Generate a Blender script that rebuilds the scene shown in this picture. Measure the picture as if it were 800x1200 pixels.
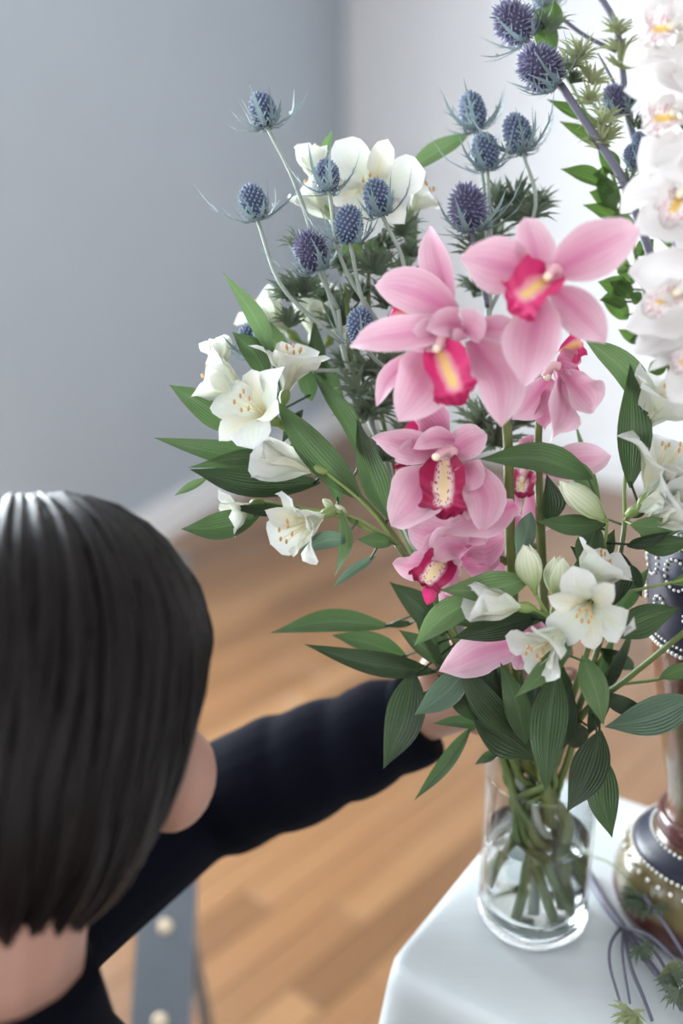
import bpy, math, random
from mathutils import Vector, Matrix, noise
random.seed(7)
R = random.uniform
for o in list(bpy.data.objects): bpy.data.objects.remove(o)
scene = bpy.context.scene
COL = scene.collection

# ------------------------------------------------------------ camera
F_PX, PITCH, CAM_H = 1200.0, math.radians(19.0), 1.40
CP, SP = math.cos(PITCH), math.sin(PITCH)
cam_d = bpy.data.cameras.new('camera'); cam = bpy.data.objects.new('camera', cam_d); COL.objects.link(cam)
cam_d.sensor_fit = 'VERTICAL'; cam_d.sensor_height = 36.0; cam_d.sensor_width = 24.0; cam_d.lens = 36.0
cam.location = (0, 0, CAM_H); cam.rotation_euler = (math.pi/2 - PITCH, 0, 0)
cam_d.dof.use_dof = True; cam_d.dof.focus_distance = 0.785; cam_d.dof.aperture_fstop = 1.6
cam_d.clip_start = 0.02
scene.camera = cam

# ------------------------------------------------------------ world, daylight, exposure
w = bpy.data.worlds.new('world'); scene.world = w; w.use_nodes = True
bg = w.node_tree.nodes['Background']; bg.inputs[0].default_value = (0.80, 0.90, 1.0, 1); bg.inputs[1].default_value = 1.0
scene.view_settings.view_transform = 'Standard'; scene.view_settings.look = 'None'
scene.view_settings.gamma = 1.0; scene.view_settings.use_curve_mapping = False
scene.view_settings.exposure = 0.93
scene.cycles.max_bounces = 16; scene.cycles.transmission_bounces = 16; scene.cycles.transparent_max_bounces = 16

def area(name, loc, target, sx, sy, power, col):
    l = bpy.data.lights.new(name, 'AREA'); l.shape = 'RECTANGLE'; l.size = sx; l.size_y = sy; l.energy = power; l.color = col
    o = bpy.data.objects.new(name, l); COL.objects.link(o); o.location = loc
    o.rotation_euler = (Vector(target) - Vector(loc)).to_track_quat('-Z', 'Y').to_euler()
    return o

# ------------------------------------------------------------ projection helpers (pixels of the 800x1200 frame)
def P(px, py, z):
    x = (px-400)/F_PX*z; yv = -(py-600)/F_PX*z
    return Vector((x, z*CP + yv*SP, CAM_H - z*SP + yv*CP))
def onplane(px, py, h):
    k = (py-600)/F_PX
    return P(px, py, (CAM_H-h)/(k*CP+SP))
def CV(r, u, t):   # camera-space vector (right, up, toward camera) -> world
    return Vector((r, u*SP - t*CP, u*CP + t*SP))
def proj(v):
    d = Vector(v) - Vector((0, 0, CAM_H)); z = d.y*CP - d.z*SP; yv = d.y*SP + d.z*CP
    if z <= 0.01: return None
    return 400 + d.x/z*F_PX, 600 - yv/z*F_PX, z
TOWARD = CV(0, 0, 1)

# ------------------------------------------------------------ materials
MATS = {}
def nodes_of(name):
    m = bpy.data.materials.new(name); m.use_nodes = True; nt = m.node_tree
    b = nt.nodes['Principled BSDF']; MATS[name] = m
    return m, nt, b, nt.nodes['Material Output']
def N(nt, typ, **kw):
    n = nt.nodes.new(typ)
    for k, v in kw.items():
        if k in n.inputs: n.inputs[k].default_value = v
        else: setattr(n, k, v)
    return n
def ramp(nt, fac, stops, interp='LINEAR'):
    r = nt.nodes.new('ShaderNodeValToRGB'); cr = r.color_ramp; cr.interpolation = interp
    while len(cr.elements) < len(stops): cr.elements.new(0.5)
    for e, (p, c) in zip(cr.elements, stops): e.position = p; e.color = (*c, 1)
    nt.links.new(fac, r.inputs[0]); return r.outputs[0]
def mixc(nt, fac, a, b, mode='MIX'):
    n = nt.nodes.new('ShaderNodeMix'); n.data_type = 'RGBA'; n.blend_type = mode
    for s, v in ((0, fac), (6, a), (7, b)):
        if hasattr(v, 'is_output') or isinstance(v, bpy.types.NodeSocket): nt.links.new(v, n.inputs[s])
        else: n.inputs[s].default_value = v if s == 0 else (*v, 1)
    return n.outputs[2]
def mathn(nt, op, a, b=0.5, c=0.0):
    n = nt.nodes.new('ShaderNodeMath'); n.operation = op
    for i, v in enumerate((a, b, c)):
        if isinstance(v, bpy.types.NodeSocket): nt.links.new(v, n.inputs[i])
        else: n.inputs[i].default_value = v
    return n.outputs[0]
def bump(nt, h, bsdf, strength=0.3, dist=0.002):
    b = N(nt, 'ShaderNodeBump'); b.inputs['Strength'].default_value = strength; b.inputs['Distance'].default_value = dist
    nt.links.new(h, b.inputs['Height']); nt.links.new(b.outputs[0], bsdf.inputs['Normal']); return b.outputs[0]
def coords(nt, kind='Object', scale=(1, 1, 1)):
    t = nt.nodes.new('ShaderNodeTexCoord'); mp = nt.nodes.new('ShaderNodeMapping'); mp.inputs['Scale'].default_value = scale
    nt.links.new(t.outputs[kind], mp.inputs[0]); return mp.outputs[0]
def noisetex(nt, vec, scale, detail=4, rough=0.5):
    n = N(nt, 'ShaderNodeTexNoise'); n.inputs['Scale'].default_value = scale; n.inputs['Detail'].default_value = detail
    n.inputs['Roughness'].default_value = rough
    if vec is not None: nt.links.new(vec, n.inputs['Vector'])
    return n.outputs['Fac']
def uvsep(nt):
    t = nt.nodes.new('ShaderNodeUVMap'); s = nt.nodes.new('ShaderNodeSeparateXYZ'); nt.links.new(t.outputs[0], s.inputs[0])
    return s.outputs[0], s.outputs[1], t.outputs[0]
def translucent(nt, b, out, col, fac):
    t = nt.nodes.new('ShaderNodeBsdfTranslucent'); mx = nt.nodes.new('ShaderNodeMixShader'); mx.inputs[0].default_value = fac
    if isinstance(col, bpy.types.NodeSocket): nt.links.new(col, t.inputs[0])
    else: t.inputs[0].default_value = (*col, 1)
    nt.links.new(b.outputs[0], mx.inputs[1]); nt.links.new(t.outputs[0], mx.inputs[2]); nt.links.new(mx.outputs[0], out.inputs[0])
def setc(nt, b, c):
    if isinstance(c, bpy.types.NodeSocket): nt.links.new(c, b.inputs['Base Color'])
    else: b.inputs['Base Color'].default_value = (*c, 1)

def plain(name, col, rough=0.5, metal=0.0, var=0.12, nscale=30, bmp=0.0, spec=0.5, coat=0.0):
    m, nt, b, out = nodes_of(name)
    f = noisetex(nt, coords(nt), nscale)
    c = mixc(nt, f, tuple(x*(1-var) for x in col), tuple(min(1, x*(1+var)) for x in col))
    setc(nt, b, c); b.inputs['Roughness'].default_value = rough; b.inputs['Metallic'].default_value = metal
    b.inputs['Specular IOR Level'].default_value = spec; b.inputs['Coat Weight'].default_value = coat
    if bmp: bump(nt, f, b, bmp)
    return m

def leaf_mat(name, dark, light, rough=0.40, veins=11, tr=0.22):
    m, nt, b, out = nodes_of(name)
    u, v, uv = uvsep(nt)
    oi = nt.nodes.new('ShaderNodeObjectInfo')
    base = mixc(nt, oi.outputs['Random'], dark, light)
    wv = mathn(nt, 'SINE', mathn(nt, 'MULTIPLY', u, veins*6.283))
    vv = mathn(nt, 'MULTIPLY_ADD', wv, 0.5, 0.5)
    mid = mathn(nt, 'SUBTRACT', 1.0, mathn(nt, 'MULTIPLY', mathn(nt, 'ABSOLUTE', mathn(nt, 'SUBTRACT', u, 0.5)), 18.0))
    mid = mathn(nt, 'MAXIMUM', mid, 0.0)
    nz = noisetex(nt, coords(nt), 45, 3)
    c = mixc(nt, mathn(nt, 'MULTIPLY', mathn(nt, 'POWER', vv, 3.0), 0.30), base, tuple(x*1.7 for x in light))
    c = mixc(nt, mathn(nt, 'MULTIPLY', nz, 0.45), c, tuple(x*0.55 for x in dark))
    c = mixc(nt, mathn(nt, 'MULTIPLY', mid, 0.35), c, tuple(min(1, x*2.0) for x in light))
    setc(nt, b, c); b.inputs['Roughness'].default_value = rough
    bump(nt, mathn(nt, 'ADD', wv, mathn(nt, 'MULTIPLY', nz, 2.0)), b, 0.45, 0.0010)
    tc = mixc(nt, 0.5, c, tuple(min(1, x*2.2) for x in light))
    translucent(nt, b, out, tc, tr)
    return m

def petal_mat(name, base, tip, vein, centre=None, rough=0.5, veins=9, tr=0.3, veinamt=0.25, speck=None, speckamt=0.0, edge=None):
    m, nt, b, out = nodes_of(name)
    u, v, uv = uvsep(nt)
    nz = noisetex(nt, coords(nt), 60, 3)
    vd = mathn(nt, 'ADD', v, mathn(nt, 'MULTIPLY_ADD', nz, 0.3, -0.15))
    c = ramp(nt, vd, [(0.0, base), (0.45, tuple((a+bb)/2 for a, bb in zip(base, tip))), (0.9, tip)])
    wv = mathn(nt, 'POWER', mathn(nt, 'ABSOLUTE', mathn(nt, 'SINE', mathn(nt, 'MULTIPLY', u, veins*3.1416))), 6.0)
    c = mixc(nt, mathn(nt, 'MULTIPLY', wv, veinamt), c, vein)
    if edge:
        eg = mathn(nt, 'POWER', mathn(nt, 'MULTIPLY', mathn(nt, 'ABSOLUTE', mathn(nt, 'SUBTRACT', u, 0.5)), 2.0), 3.0)
        c = mixc(nt, mathn(nt, 'MULTIPLY', eg, 0.75), c, edge)
    if centre:
        mid = mathn(nt, 'MAXIMUM', mathn(nt, 'SUBTRACT', 1.0, mathn(nt, 'MULTIPLY', mathn(nt, 'ABSOLUTE', mathn(nt, 'SUBTRACT', u, 0.5)), 6.0)), 0.0)
        fade = mathn(nt, 'MAXIMUM', mathn(nt, 'SUBTRACT', 1.0, v), 0.0)
        c = mixc(nt, mathn(nt, 'MULTIPLY', mathn(nt, 'MULTIPLY', mid, fade), 0.9), c, centre)
    if speck:
        vo = N(nt, 'ShaderNodeTexVoronoi'); vo.inputs['Scale'].default_value = 1.0
        mp = nt.nodes.new('ShaderNodeMapping'); mp.inputs['Scale'].default_value = (16, 12, 1)
        nt.links.new(uv, mp.inputs[0]); nt.links.new(mp.outputs[0], vo.inputs['Vector'])
        s = mathn(nt, 'LESS_THAN', vo.outputs['Distance'], 0.32)
        band = mathn(nt, 'GREATER_THAN', mathn(nt, 'ADD', mathn(nt, 'ABSOLUTE', mathn(nt, 'SUBTRACT', u, 0.5)), mathn(nt, 'MULTIPLY', v, 0.3)), speckamt)
        c = mixc(nt, mathn(nt, 'MULTIPLY', s, band), c, speck)
    setc(nt, b, c); b.inputs['Roughness'].default_value = rough
    b.inputs['Sheen Weight'].default_value = 0.15
    bump(nt, wv, b, 0.15, 0.0008)
    translucent(nt, b, out, c, tr)
    return m

def lip_mat(name, edge, inner, throat, speck=None):
    """orchid lip: throat colour at the middle, dark ruffled edge, speckled between"""
    m, nt, b, out = nodes_of(name)
    u, v, uv = uvsep(nt)
    nz = noisetex(nt, coords(nt), 90, 2)
    du = mathn(nt, 'MULTIPLY', mathn(nt, 'ABSOLUTE', mathn(nt, 'SUBTRACT', u, 0.5)), 1.7)
    dv = mathn(nt, 'MAXIMUM', mathn(nt, 'MULTIPLY', mathn(nt, 'SUBTRACT', v, 0.45), 1.9), 0.0)
    d = mathn(nt, 'SQRT', mathn(nt, 'ADD', mathn(nt, 'MULTIPLY', du, du), mathn(nt, 'MULTIPLY', dv, dv)))
    d = mathn(nt, 'ADD', d, mathn(nt, 'MULTIPLY_ADD', nz, 0.22, -0.11))
    c = ramp(nt, d, [(0.08, throat), (0.27, inner), (0.46, edge), (1.0, tuple(x*.8 for x in edge))])
    if speck:
        vo = N(nt, 'ShaderNodeTexVoronoi'); vo.inputs['Scale'].default_value = 1.0
        mp = nt.nodes.new('ShaderNodeMapping'); mp.inputs['Scale'].default_value = (22, 20, 1)
        nt.links.new(uv, mp.inputs[0]); nt.links.new(mp.outputs[0], vo.inputs['Vector'])
        s = mathn(nt, 'LESS_THAN', vo.outputs['Distance'], 0.36)
        band = mathn(nt, 'MULTIPLY', mathn(nt, 'GREATER_THAN', d, 0.16), mathn(nt, 'LESS_THAN', d, 0.66))
        c = mixc(nt, mathn(nt, 'MULTIPLY', s, band), c, speck)
    setc(nt, b, c); b.inputs['Roughness'].default_value = 0.45
    bump(nt, nz, b, 0.3, 0.001)
    translucent(nt, b, out, c, 0.2)
    return m

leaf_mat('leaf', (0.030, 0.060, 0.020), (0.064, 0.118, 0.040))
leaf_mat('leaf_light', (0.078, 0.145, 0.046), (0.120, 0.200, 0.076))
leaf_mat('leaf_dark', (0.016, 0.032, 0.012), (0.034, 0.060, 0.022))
leaf_mat('leaf_grey', (0.075, 0.130, 0.085), (0.105, 0.170, 0.110), 0.5)
leaf_mat('ruscus', (0.040, 0.095, 0.018), (0.085, 0.160, 0.030), 0.35, 8)
leaf_mat('holly_leaf', (0.048, 0.078, 0.046), (0.125, 0.160, 0.098), 0.55, 5, 0.15)
leaf_mat('holly_pale', (0.220, 0.260, 0.120), (0.300, 0.330, 0.170), 0.55, 5, 0.25)
leaf_mat('bract', (0.120, 0.185, 0.195), (0.230, 0.310, 0.330), 0.5, 4, 0.15)
petal_mat('pink', (0.58, 0.17, 0.31), (0.72, 0.47, 0.555), (0.56, 0.19, 0.34), rough=0.5, veins=8, veinamt=0.26, edge=(0.75, 0.57, 0.63), centre=(0.52, 0.12, 0.27))
petal_mat('pink_deep', (0.44, 0.08, 0.20), (0.58, 0.27, 0.38), (0.40, 0.06, 0.17), rough=0.5, veins=9, veinamt=0.35, edge=(0.76, 0.45, 0.58))
petal_mat('pink_hot', (0.66, 0.05, 0.20), (0.62, 0.02, 0.145), (0.45, 0.01, 0.10), rough=0.45, veins=6)
lip_mat('lip_hot', (0.64, 0.025, 0.16), (0.78, 0.33, 0.40), (0.88, 0.62, 0.22))
lip_mat('lip_crimson', (0.36, 0.006, 0.075), (0.82, 0.66, 0.62), (0.86, 0.72, 0.38), speck=(0.36, 0.006, 0.075))
lip_mat('lip_white', (0.80, 0.74, 0.73), (0.80, 0.76, 0.70), (0.80, 0.50, 0.08), speck=(0.50, 0.012, 0.09))
petal_mat('white_petal', (0.66, 0.71, 0.56), (0.745, 0.755, 0.745), (0.60, 0.66, 0.53), centre=(0.62, 0.70, 0.42), veins=7, veinamt=0.14, rough=0.55)
petal_mat('white_inner', (0.68, 0.66, 0.45), (0.745, 0.745, 0.70), (0.62, 0.61, 0.45), centre=(0.80, 0.68, 0.30), veins=5, veinamt=0.15, rough=0.55, speck=(0.30, 0.10, 0.06), speckamt=0.93)
petal_mat('white_orchid', (0.74, 0.70, 0.69), (0.78, 0.77, 0.765), (0.70, 0.66, 0.66), veins=9, veinamt=0.15, rough=0.5)
petal_mat('bud', (0.36, 0.46, 0.16), (0.84, 0.86, 0.70), (0.40, 0.50, 0.22), veins=6, veinamt=0.35, rough=0.5)
plain('stamen', (0.80, 0.66, 0.42), 0.5)
plain('anther', (0.55, 0.30, 0.12), 0.7)
plain('column_cap', (0.88, 0.80, 0.60), 0.35)
plain('column', (0.72, 0.42, 0.46), 0.4); plain('column_white', (0.76, 0.72, 0.66), 0.4)
plain('green_stem', (0.105, 0.145, 0.042), 0.45, nscale=60)
plain('vase_stem', (0.135, 0.150, 0.040), 0.45, nscale=60)
plain('pale_stem', (0.200, 0.270, 0.080), 0.45, nscale=60)
plain('orchid_stem', (0.110, 0.130, 0.030), 0.45, nscale=60)
plain('holly_stem', (0.270, 0.310, 0.270), 0.55, nscale=90)
plain('holly_stem_purple', (0.110, 0.105, 0.150), 0.5, var=0.4, nscale=60)
def floret_mat(name, a, b_):
    m, nt, b, out = nodes_of(name)
    u, v, uv = uvsep(nt)
    c = ramp(nt, v, [(0.0, a), (1.0, b_)])
    nz = noisetex(nt, coords(nt), 140, 2)
    c = mixc(nt, mathn(nt, 'MULTIPLY', nz, 0.4), c, tuple(x*0.5 for x in a))
    setc(nt, b, c); b.inputs['Roughness'].default_value = 0.7
floret_mat('floret_blue', (0.060, 0.080, 0.150), (0.260, 0.325, 0.450))
floret_mat('floret_purple', (0.060, 0.055, 0.115), (0.265, 0.255, 0.400))

# ------------------------------------------------------------ mesh builder
def catmull(pts, n):
    pts = [Vector(p) for p in pts]
    if len(pts) == 2: return [pts[0].lerp(pts[1], i/(n-1)) for i in range(n)]
    e = [2*pts[0]-pts[1]] + pts + [2*pts[-1]-pts[-2]]; seg = len(pts)-1; out = []
    for i in range(n):
        t = i/(n-1)*seg; k = min(int(t), seg-1); t -= k
        a, b, c, d = e[k:k+4]
        out.append(0.5*((2*b) + (c-a)*t + (2*a-5*b+4*c-d)*t*t + (3*b-a-3*c+d)*t**3))
    return out
class MB:
    def __init__(s): s.v = []; s.f = []; s.uv = []
    def grid(s, rows, uvs, close=False):
        b0 = len(s.v); n = len(rows[0])
        for r, q in zip(rows, uvs): s.v += [Vector(x) for x in r]; s.uv += q
        for i in range(len(rows)-1):
            for j in range(n if close else n-1):
                k = (j+1) % n
                s.f.append((b0+i*n+j, b0+i*n+k, b0+(i+1)*n+k, b0+(i+1)*n+j))
        return b0, n
    def tube(s, pts, r0, r1=None, sides=6, n=None, cap=True, rfun=None, v0=0., v1=1.):
        if n is None: n = max(4, 4*(len(pts)-1)+1)
        c = catmull(pts, n); r1 = r0 if r1 is None else r1
        rows = []; uvs = []; up = None
        for i, p in enumerate(c):
            t = (c[min(i+1, n-1)] - c[max(i-1, 0)])
            t = t.normalized() if t.length > 1e-9 else Vector((0, 0, 1))
            if up is None: up = t.orthogonal().normalized()
            up = (up - t*up.dot(t)).normalized(); sd = t.cross(up)
            a = i/(n-1); r = rfun(a) if rfun else r0+(r1-r0)*a
            rows.append([p + (up*math.cos(q)+sd*math.sin(q))*r for q in [j*2*math.pi/sides for j in range(sides)]])
            uvs.append([(j/sides, v0+(v1-v0)*a) for j in range(sides)])
        b0, k = s.grid(rows, uvs, True)
        if cap:
            s.f.append(tuple(b0+j for j in reversed(range(sides)))); e = b0+(n-1)*sides; s.f.append(tuple(e+j for j in range(sides)))
        return c
    def sheet(s, pts, width, nrm, prof, nl=11, nw=7, cup=0.0, ruffle=0.0, rfreq=5, roll=0.0, twist=0.0, fold=0.0, notch=0.0, cupf=None, ruff=None):
        c = catmull(pts, nl); rows = []; uvs = []; nrm = Vector(nrm); L = (c[-1]-c[0]).length; ph = R(0, 6.28)
        for i, p in enumerate(c):
            t = (c[min(i+1, nl-1)] - c[max(i-1, 0)]).normalized(); a = i/(nl-1)
            nn = nrm - t*nrm.dot(t)
            if nn.length < 1e-3: nn = t.orthogonal()
            nn.normalize(); nn = Matrix.Rotation(roll + twist*a, 3, t) @ nn
            sd = t.cross(nn); hw = 0.5*width*max(prof(a), 0.004); row = []; q = []
            for j in range(nw):
                x = -1+2*j/(nw-1)
                cu = cupf(a) if cupf else cup
                off = cu*x*x*hw + (ruff(a, x)*hw if ruff else 0) + fold*abs(x)*hw + ruffle*math.sin(rfreq*a*6.28+ph+x*1.7)*abs(x)**1.5*hw
                row.append(p + sd*(x*hw*(1-0.18*abs(cup))) + nn*off - t*(notch*(1-abs(x))*L*a**6))
                q.append((j/(nw-1), a))
            rows.append(row); uvs.append(q)
        return s.grid(rows, uvs)
    def ellipsoid(s, c, rx, ry, rz, seg=14, rings=9, M=None):
        rows = []; uvs = []
        for i in range(rings+1):
            th = math.pi*i/rings; row = []
            for j in range(seg):
                ph = 2*math.pi*j/seg
                v = Vector((rx*math.sin(th)*math.cos(ph), ry*math.sin(th)*math.sin(ph), -rz*math.cos(th)))
                row.append(Vector(c) + (M @ v if M is not None else v))
            rows.append(row); uvs.append([(j/seg, i/rings) for j in range(seg)])
        s.grid(rows, uvs, True)
    def lathe(s, prof, c=(0, 0, 0), seg=48, caps=False):
        rows = [[Vector(c)+Vector((r*math.cos(2*math.pi*j/seg), r*math.sin(2*math.pi*j/seg), z)) for j in range(seg)] for r, z in prof]
        b0, n = s.grid(rows, [[(j/seg, i/(len(prof)-1)) for j in range(seg)] for i in range(len(prof))], True)
        if caps:
            s.f.append(tuple(b0+j for j in reversed(range(n)))); e = b0+(len(prof)-1)*n; s.f.append(tuple(e+j for j in range(n)))
    def box(s, c, sx, sy, sz, M=None, bev=0.0):
        b0 = len(s.v); c = Vector(c)
        for dz in (-1, 1):
            for dx, dy in ((-1, -1), (1, -1), (1, 1), (-1, 1)):
                v = Vector((dx*sx/2, dy*sy/2, dz*sz/2)); s.v.append(c + (M @ v if M is not None else v)); s.uv.append((dx*.5+.5, dy*.5+.5))
        for f in ((3, 2, 1, 0), (4, 5, 6, 7), (0, 1, 5, 4), (1, 2, 6, 5), (2, 3, 7, 6), (3, 0, 4, 7)): s.f.append(tuple(b0+i for i in f))
    def mesh(s, name, mat, L=(0, 0, 0), smooth=True):
        me = bpy.data.meshes.new(name); L = Vector(L)
        me.from_pydata([tuple(v-L) for v in s.v], [], s.f)
        uvl = me.uv_layers.new(name='UVMap'); flat = []
        for p in me.polygons:
            for vi in p.vertices: flat += s.uv[vi]
        uvl.data.foreach_set('uv', flat)
        if smooth: me.polygons.foreach_set('use_smooth', [True]*len(me.polygons))
        me.materials.append(MATS[mat] if isinstance(mat, str) else mat); me.update()
        return me
    def build(s, name, mat, T=None, parent=None, smooth=True):
        """T: a Thing (its origin) ; parent: object to parent to (defaults to the thing's root)"""
        L = T.L if T else Vector((0, 0, 0))
        o = bpy.data.objects.new(name, s.mesh(name, mat, L, smooth)); COL.objects.link(o)
        if T: o.parent = parent or T.o
        return o
class Thing:
    def __init__(s, name, label, cat, loc, group=None):
        s.L = Vector(loc); s.o = bpy.data.objects.new(name, None); COL.objects.link(s.o); s.o.location = loc
        s.o.empty_display_size = 0.05
        tag(s.o, label, cat, group); s.pts = []
def tag(o, label, cat, group=None):
    o['label'] = label; o['category'] = cat
    if group: o['group'] = group
    return o
def struct(o): o['kind'] = 'structure'; return o
def pr(tm=0.45, a=0.8, b=1.0, lo=0.05):
    def f(t):
        return max(lo*(1-t), math.sin(math.pi/2*t/tm)**a if t < tm else max(0., math.cos(math.pi/2*(t-tm)/(1-tm)))**b)
    return f
LEAFP = pr(0.42, 0.85, 1.15); PETP = pr(0.46, 0.62, 1.02, 0.3); TEP = pr(0.66, 0.9, 0.48, 0.15); LIPP = pr(0.62, 0.5, 0.35, 0.35)

# ============================================================ SETTING
A40 = math.radians(41)
E1 = Vector((math.sin(A40), math.cos(A40), 0)); E2 = Vector((math.cos(A40), -math.sin(A40), 0))   # along the boards / across them
m, nt, b, out = nodes_of('wall_paint')
f = noisetex(nt, coords(nt), 5, 5); setc(nt, b, mixc(nt, f, (0.85, 0.855, 0.87), (0.88, 0.885, 0.90))); b.inputs['Roughness'].default_value = 0.75
bump(nt, noisetex(nt, coords(nt), 220, 2), b, 0.05, 0.001)
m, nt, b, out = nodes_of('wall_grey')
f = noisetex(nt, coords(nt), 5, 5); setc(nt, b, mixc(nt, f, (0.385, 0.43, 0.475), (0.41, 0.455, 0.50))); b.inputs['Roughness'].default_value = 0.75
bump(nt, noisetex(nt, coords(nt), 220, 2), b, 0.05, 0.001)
plain('trim_white', (0.80, 0.81, 0.82), 0.45, var=0.03)
plain('ceiling_white', (0.80, 0.80, 0.79), 0.8, var=0.02)
plain('subfloor', (0.12, 0.07, 0.04), 0.9)
m, nt, b, out = nodes_of('oak')
oi = nt.nodes.new('ShaderNodeObjectInfo')
cvec = nt.nodes.new('ShaderNodeTexCoord'); geo = nt.nodes.new('ShaderNodeNewGeometry')
mp = nt.nodes.new('ShaderNodeMapping'); mp.inputs['Rotation'].default_value = (0, 0, -(math.pi/2-A40)); mp.vector_type = 'POINT'
nt.links.new(geo.outputs['Position'], mp.inputs[0])
mp2 = nt.nodes.new('ShaderNodeMapping'); mp2.inputs['Scale'].default_value = (1.4, 16, 1)
nt.links.new(mp.outputs[0], mp2.inputs[0])
g1 = noisetex(nt, mp2.outputs[0], 3.0, 6, 0.6)
mp3 = nt.nodes.new('ShaderNodeMapping'); mp3.inputs['Scale'].default_value = (3, 90, 1); nt.links.new(mp.outputs[0], mp3.inputs[0])
g2 = noisetex(nt, mp3.outputs[0], 2.0, 3, 0.5)
tone = ramp(nt, oi.outputs['Random'], [(0.0, (0.115, 0.054, 0.021)), (0.3, (0.200, 0.098, 0.040)), (0.7, (0.235, 0.122, 0.052)), (1.0, (0.315, 0.178, 0.082))])
c = mixc(nt, ramp(nt, g1, [(0.35, (0, 0, 0)), (0.7, (1, 1, 1))]), tone, (0.185, 0.088, 0.034), 'MIX')
c = mixc(nt, 0.55, tone, c); c = mixc(nt, mathn(nt, 'MULTIPLY', g2, 0.25), c, (0.16, 0.070, 0.026))
setc(nt, b, c); b.inputs['Roughness'].default_value = 0.34; b.inputs['Coat Weight'].default_value = 0.25; b.inputs['Coat Roughness'].default_value = 0.25
bump(nt, g2, b, 0.08, 0.001)

CORNER = onplane(405, 500, 0); WL = onplane(181, 637, 0); WR = CORNER + E2*1.2
dl = (WL - CORNER).normalized()          # along left wall, towards the camera
H = 3.0
def wall(name, a, bb, thick, mat, z0=-0.02, z1=H, holes=()):
    """vertical wall from a to bb (floor points), thickness away from room (left-hand side of a->bb); holes: (s0,s1,z0,z1)"""
    d = (bb-a); Ln = d.length; d.normalize(); nrm = Vector((-d.y, d.x, 0))
    mb = MB(); cuts = sorted({0, Ln, *[h[0] for h in holes], *[h[1] for h in holes]})
    for s0, s1 in zip(cuts[:-1], cuts[1:]):
        hs = [h for h in holes if h[0] <= s0+1e-6 and h[1] >= s1-1e-6]
        spans = [(z0, z1)] if not hs else [(z0, hs[0][2]), (hs[0][3], z1)]
        for q0, q1 in spans:
            M = Matrix((d, nrm, Vector((0, 0, 1)))).transposed()
            mb.box(a + d*(s0+s1)/2 + nrm*thick/2 + Vector((0, 0, (q0+q1)/2)), s1-s0, thick, q1-q0, M)
    o = mb.build(name, mat, smooth=False); return struct(o), d, nrm
# room: corner, left wall running back past the camera, right wall, wall behind
LB = CORNER + dl*10.0; RB = CORNER + E2*6.0; BK = RB - E1*9.5
LWIN = [(2.9, 4.3, 0.30, 2.65), (4.9, 6.3, 0.30, 2.65), (6.8, 8.2, 0.30, 2.65)]
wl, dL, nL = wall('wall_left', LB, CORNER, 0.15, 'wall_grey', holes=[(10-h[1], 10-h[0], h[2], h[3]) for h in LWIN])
wall('wall_right', CORNER, RB, 0.15, 'wall_paint')
wall('wall_side', RB, BK, 0.15, 'wall_paint')
BW = (1.0, 4.6, 0.6, 2.6)
lenb = (LB-BK).length
wb, dB, nB = wall('wall_behind', BK, LB, 0.15, 'wall_paint', holes=[(lenb-5.4, lenb-3.6, 0.7, 2.65), (lenb-3.2, lenb-1.4, 0.7, 2.65)])
mb = MB(); mb.box((0.8, 1.2, H+0.06), 16, 16, 0.12); struct(mb.build('ceiling', 'ceiling_white', smooth=False))
# windows (out of view): the left ones bring daylight, the back pair is added fill
wn = 0
def window(a, d, nrm, s0, s1, z0, z1, power, col):
    global wn; wn += 1
    M = Matrix((d, nrm, Vector((0, 0, 1)))).transposed(); c = a + d*(s0+s1)/2 + nrm*0.07 + Vector((0, 0, (z0+z1)/2)); W, Hh = s1-s0, z1-z0
    root = MB(); t = 0.06
    for k in (-1, 1):
        root.box(c + d*k*(W/2-t/2), t, 0.08, Hh, M); root.box(c + Vector((0, 0, k*(Hh/2-t/2))), W-2*t, 0.08, t, M)
    o = struct(root.build('window_%d' % wn, 'trim_white', smooth=False))
    for nm, cc, sx, sz in (('mullion', c, 0.04, Hh-2*t), ('glazing_bar', c, W-2*t, 0.04)):
        q = MB(); q.box(cc, sx, 0.05 if nm == 'mullion' else 0.04, sz, M); ch = q.build(nm, 'trim_white', smooth=False); ch.parent = o
    q = MB(); q.box(a + d*(s0+s1)/2 - nrm*0.03 + Vector((0, 0, z0-0.02)), W+0.1, 0.16, 0.035, M); ch = q.build('window_sill', 'trim_white', smooth=False); ch.parent = o
    loc = a + d*(s0+s1)/2 + nrm*0.22 + Vector((0, 0, (z0+z1)/2))
    area('daylight_%d' % wn, loc, loc - nrm, W, Hh, power, col)
DAY = (0.86, 0.94, 1.0)
for h, pw in zip(LWIN, (140, 30, 14)): window(LB, dL, nL, 10-h[1], 10-h[0], h[2], h[3], pw, DAY)
window(BK, dB, nB, lenb-5.4, lenb-3.6, 0.7, 2.65, 78, (0.96, 0.98, 1.0))  # unseen pair behind the camera, added with its lamps for frontal fill
window(BK, dB, nB, lenb-3.2, lenb-1.4, 0.7, 2.65, 78, (0.96, 0.98, 1.0))

def baseboard(name, a, bb, h, t):
    d = (bb-a).normalized(); nrm = Vector((d.y, -d.x, 0)); M = Matrix((d, nrm, Vector((0, 0, 1)))).transposed(); L = (bb-a).length
    mb = MB(); c = (a+bb)/2
    mb.box(c + nrm*t/2 + Vector((0, 0, h*0.44)), L, t, h*0.88, M); mb.box(c + nrm*t*0.35 + Vector((0, 0, h*0.94)), L, t*0.7, h*0.12, M)
    struct(mb.build(name, 'trim_white', smooth=False))
baseboard('baseboard_left', LB, CORNER, 0.15, 0.022)
baseboard('baseboard_right', CORNER + E2*0.03, RB, 0.13, 0.02)

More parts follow.
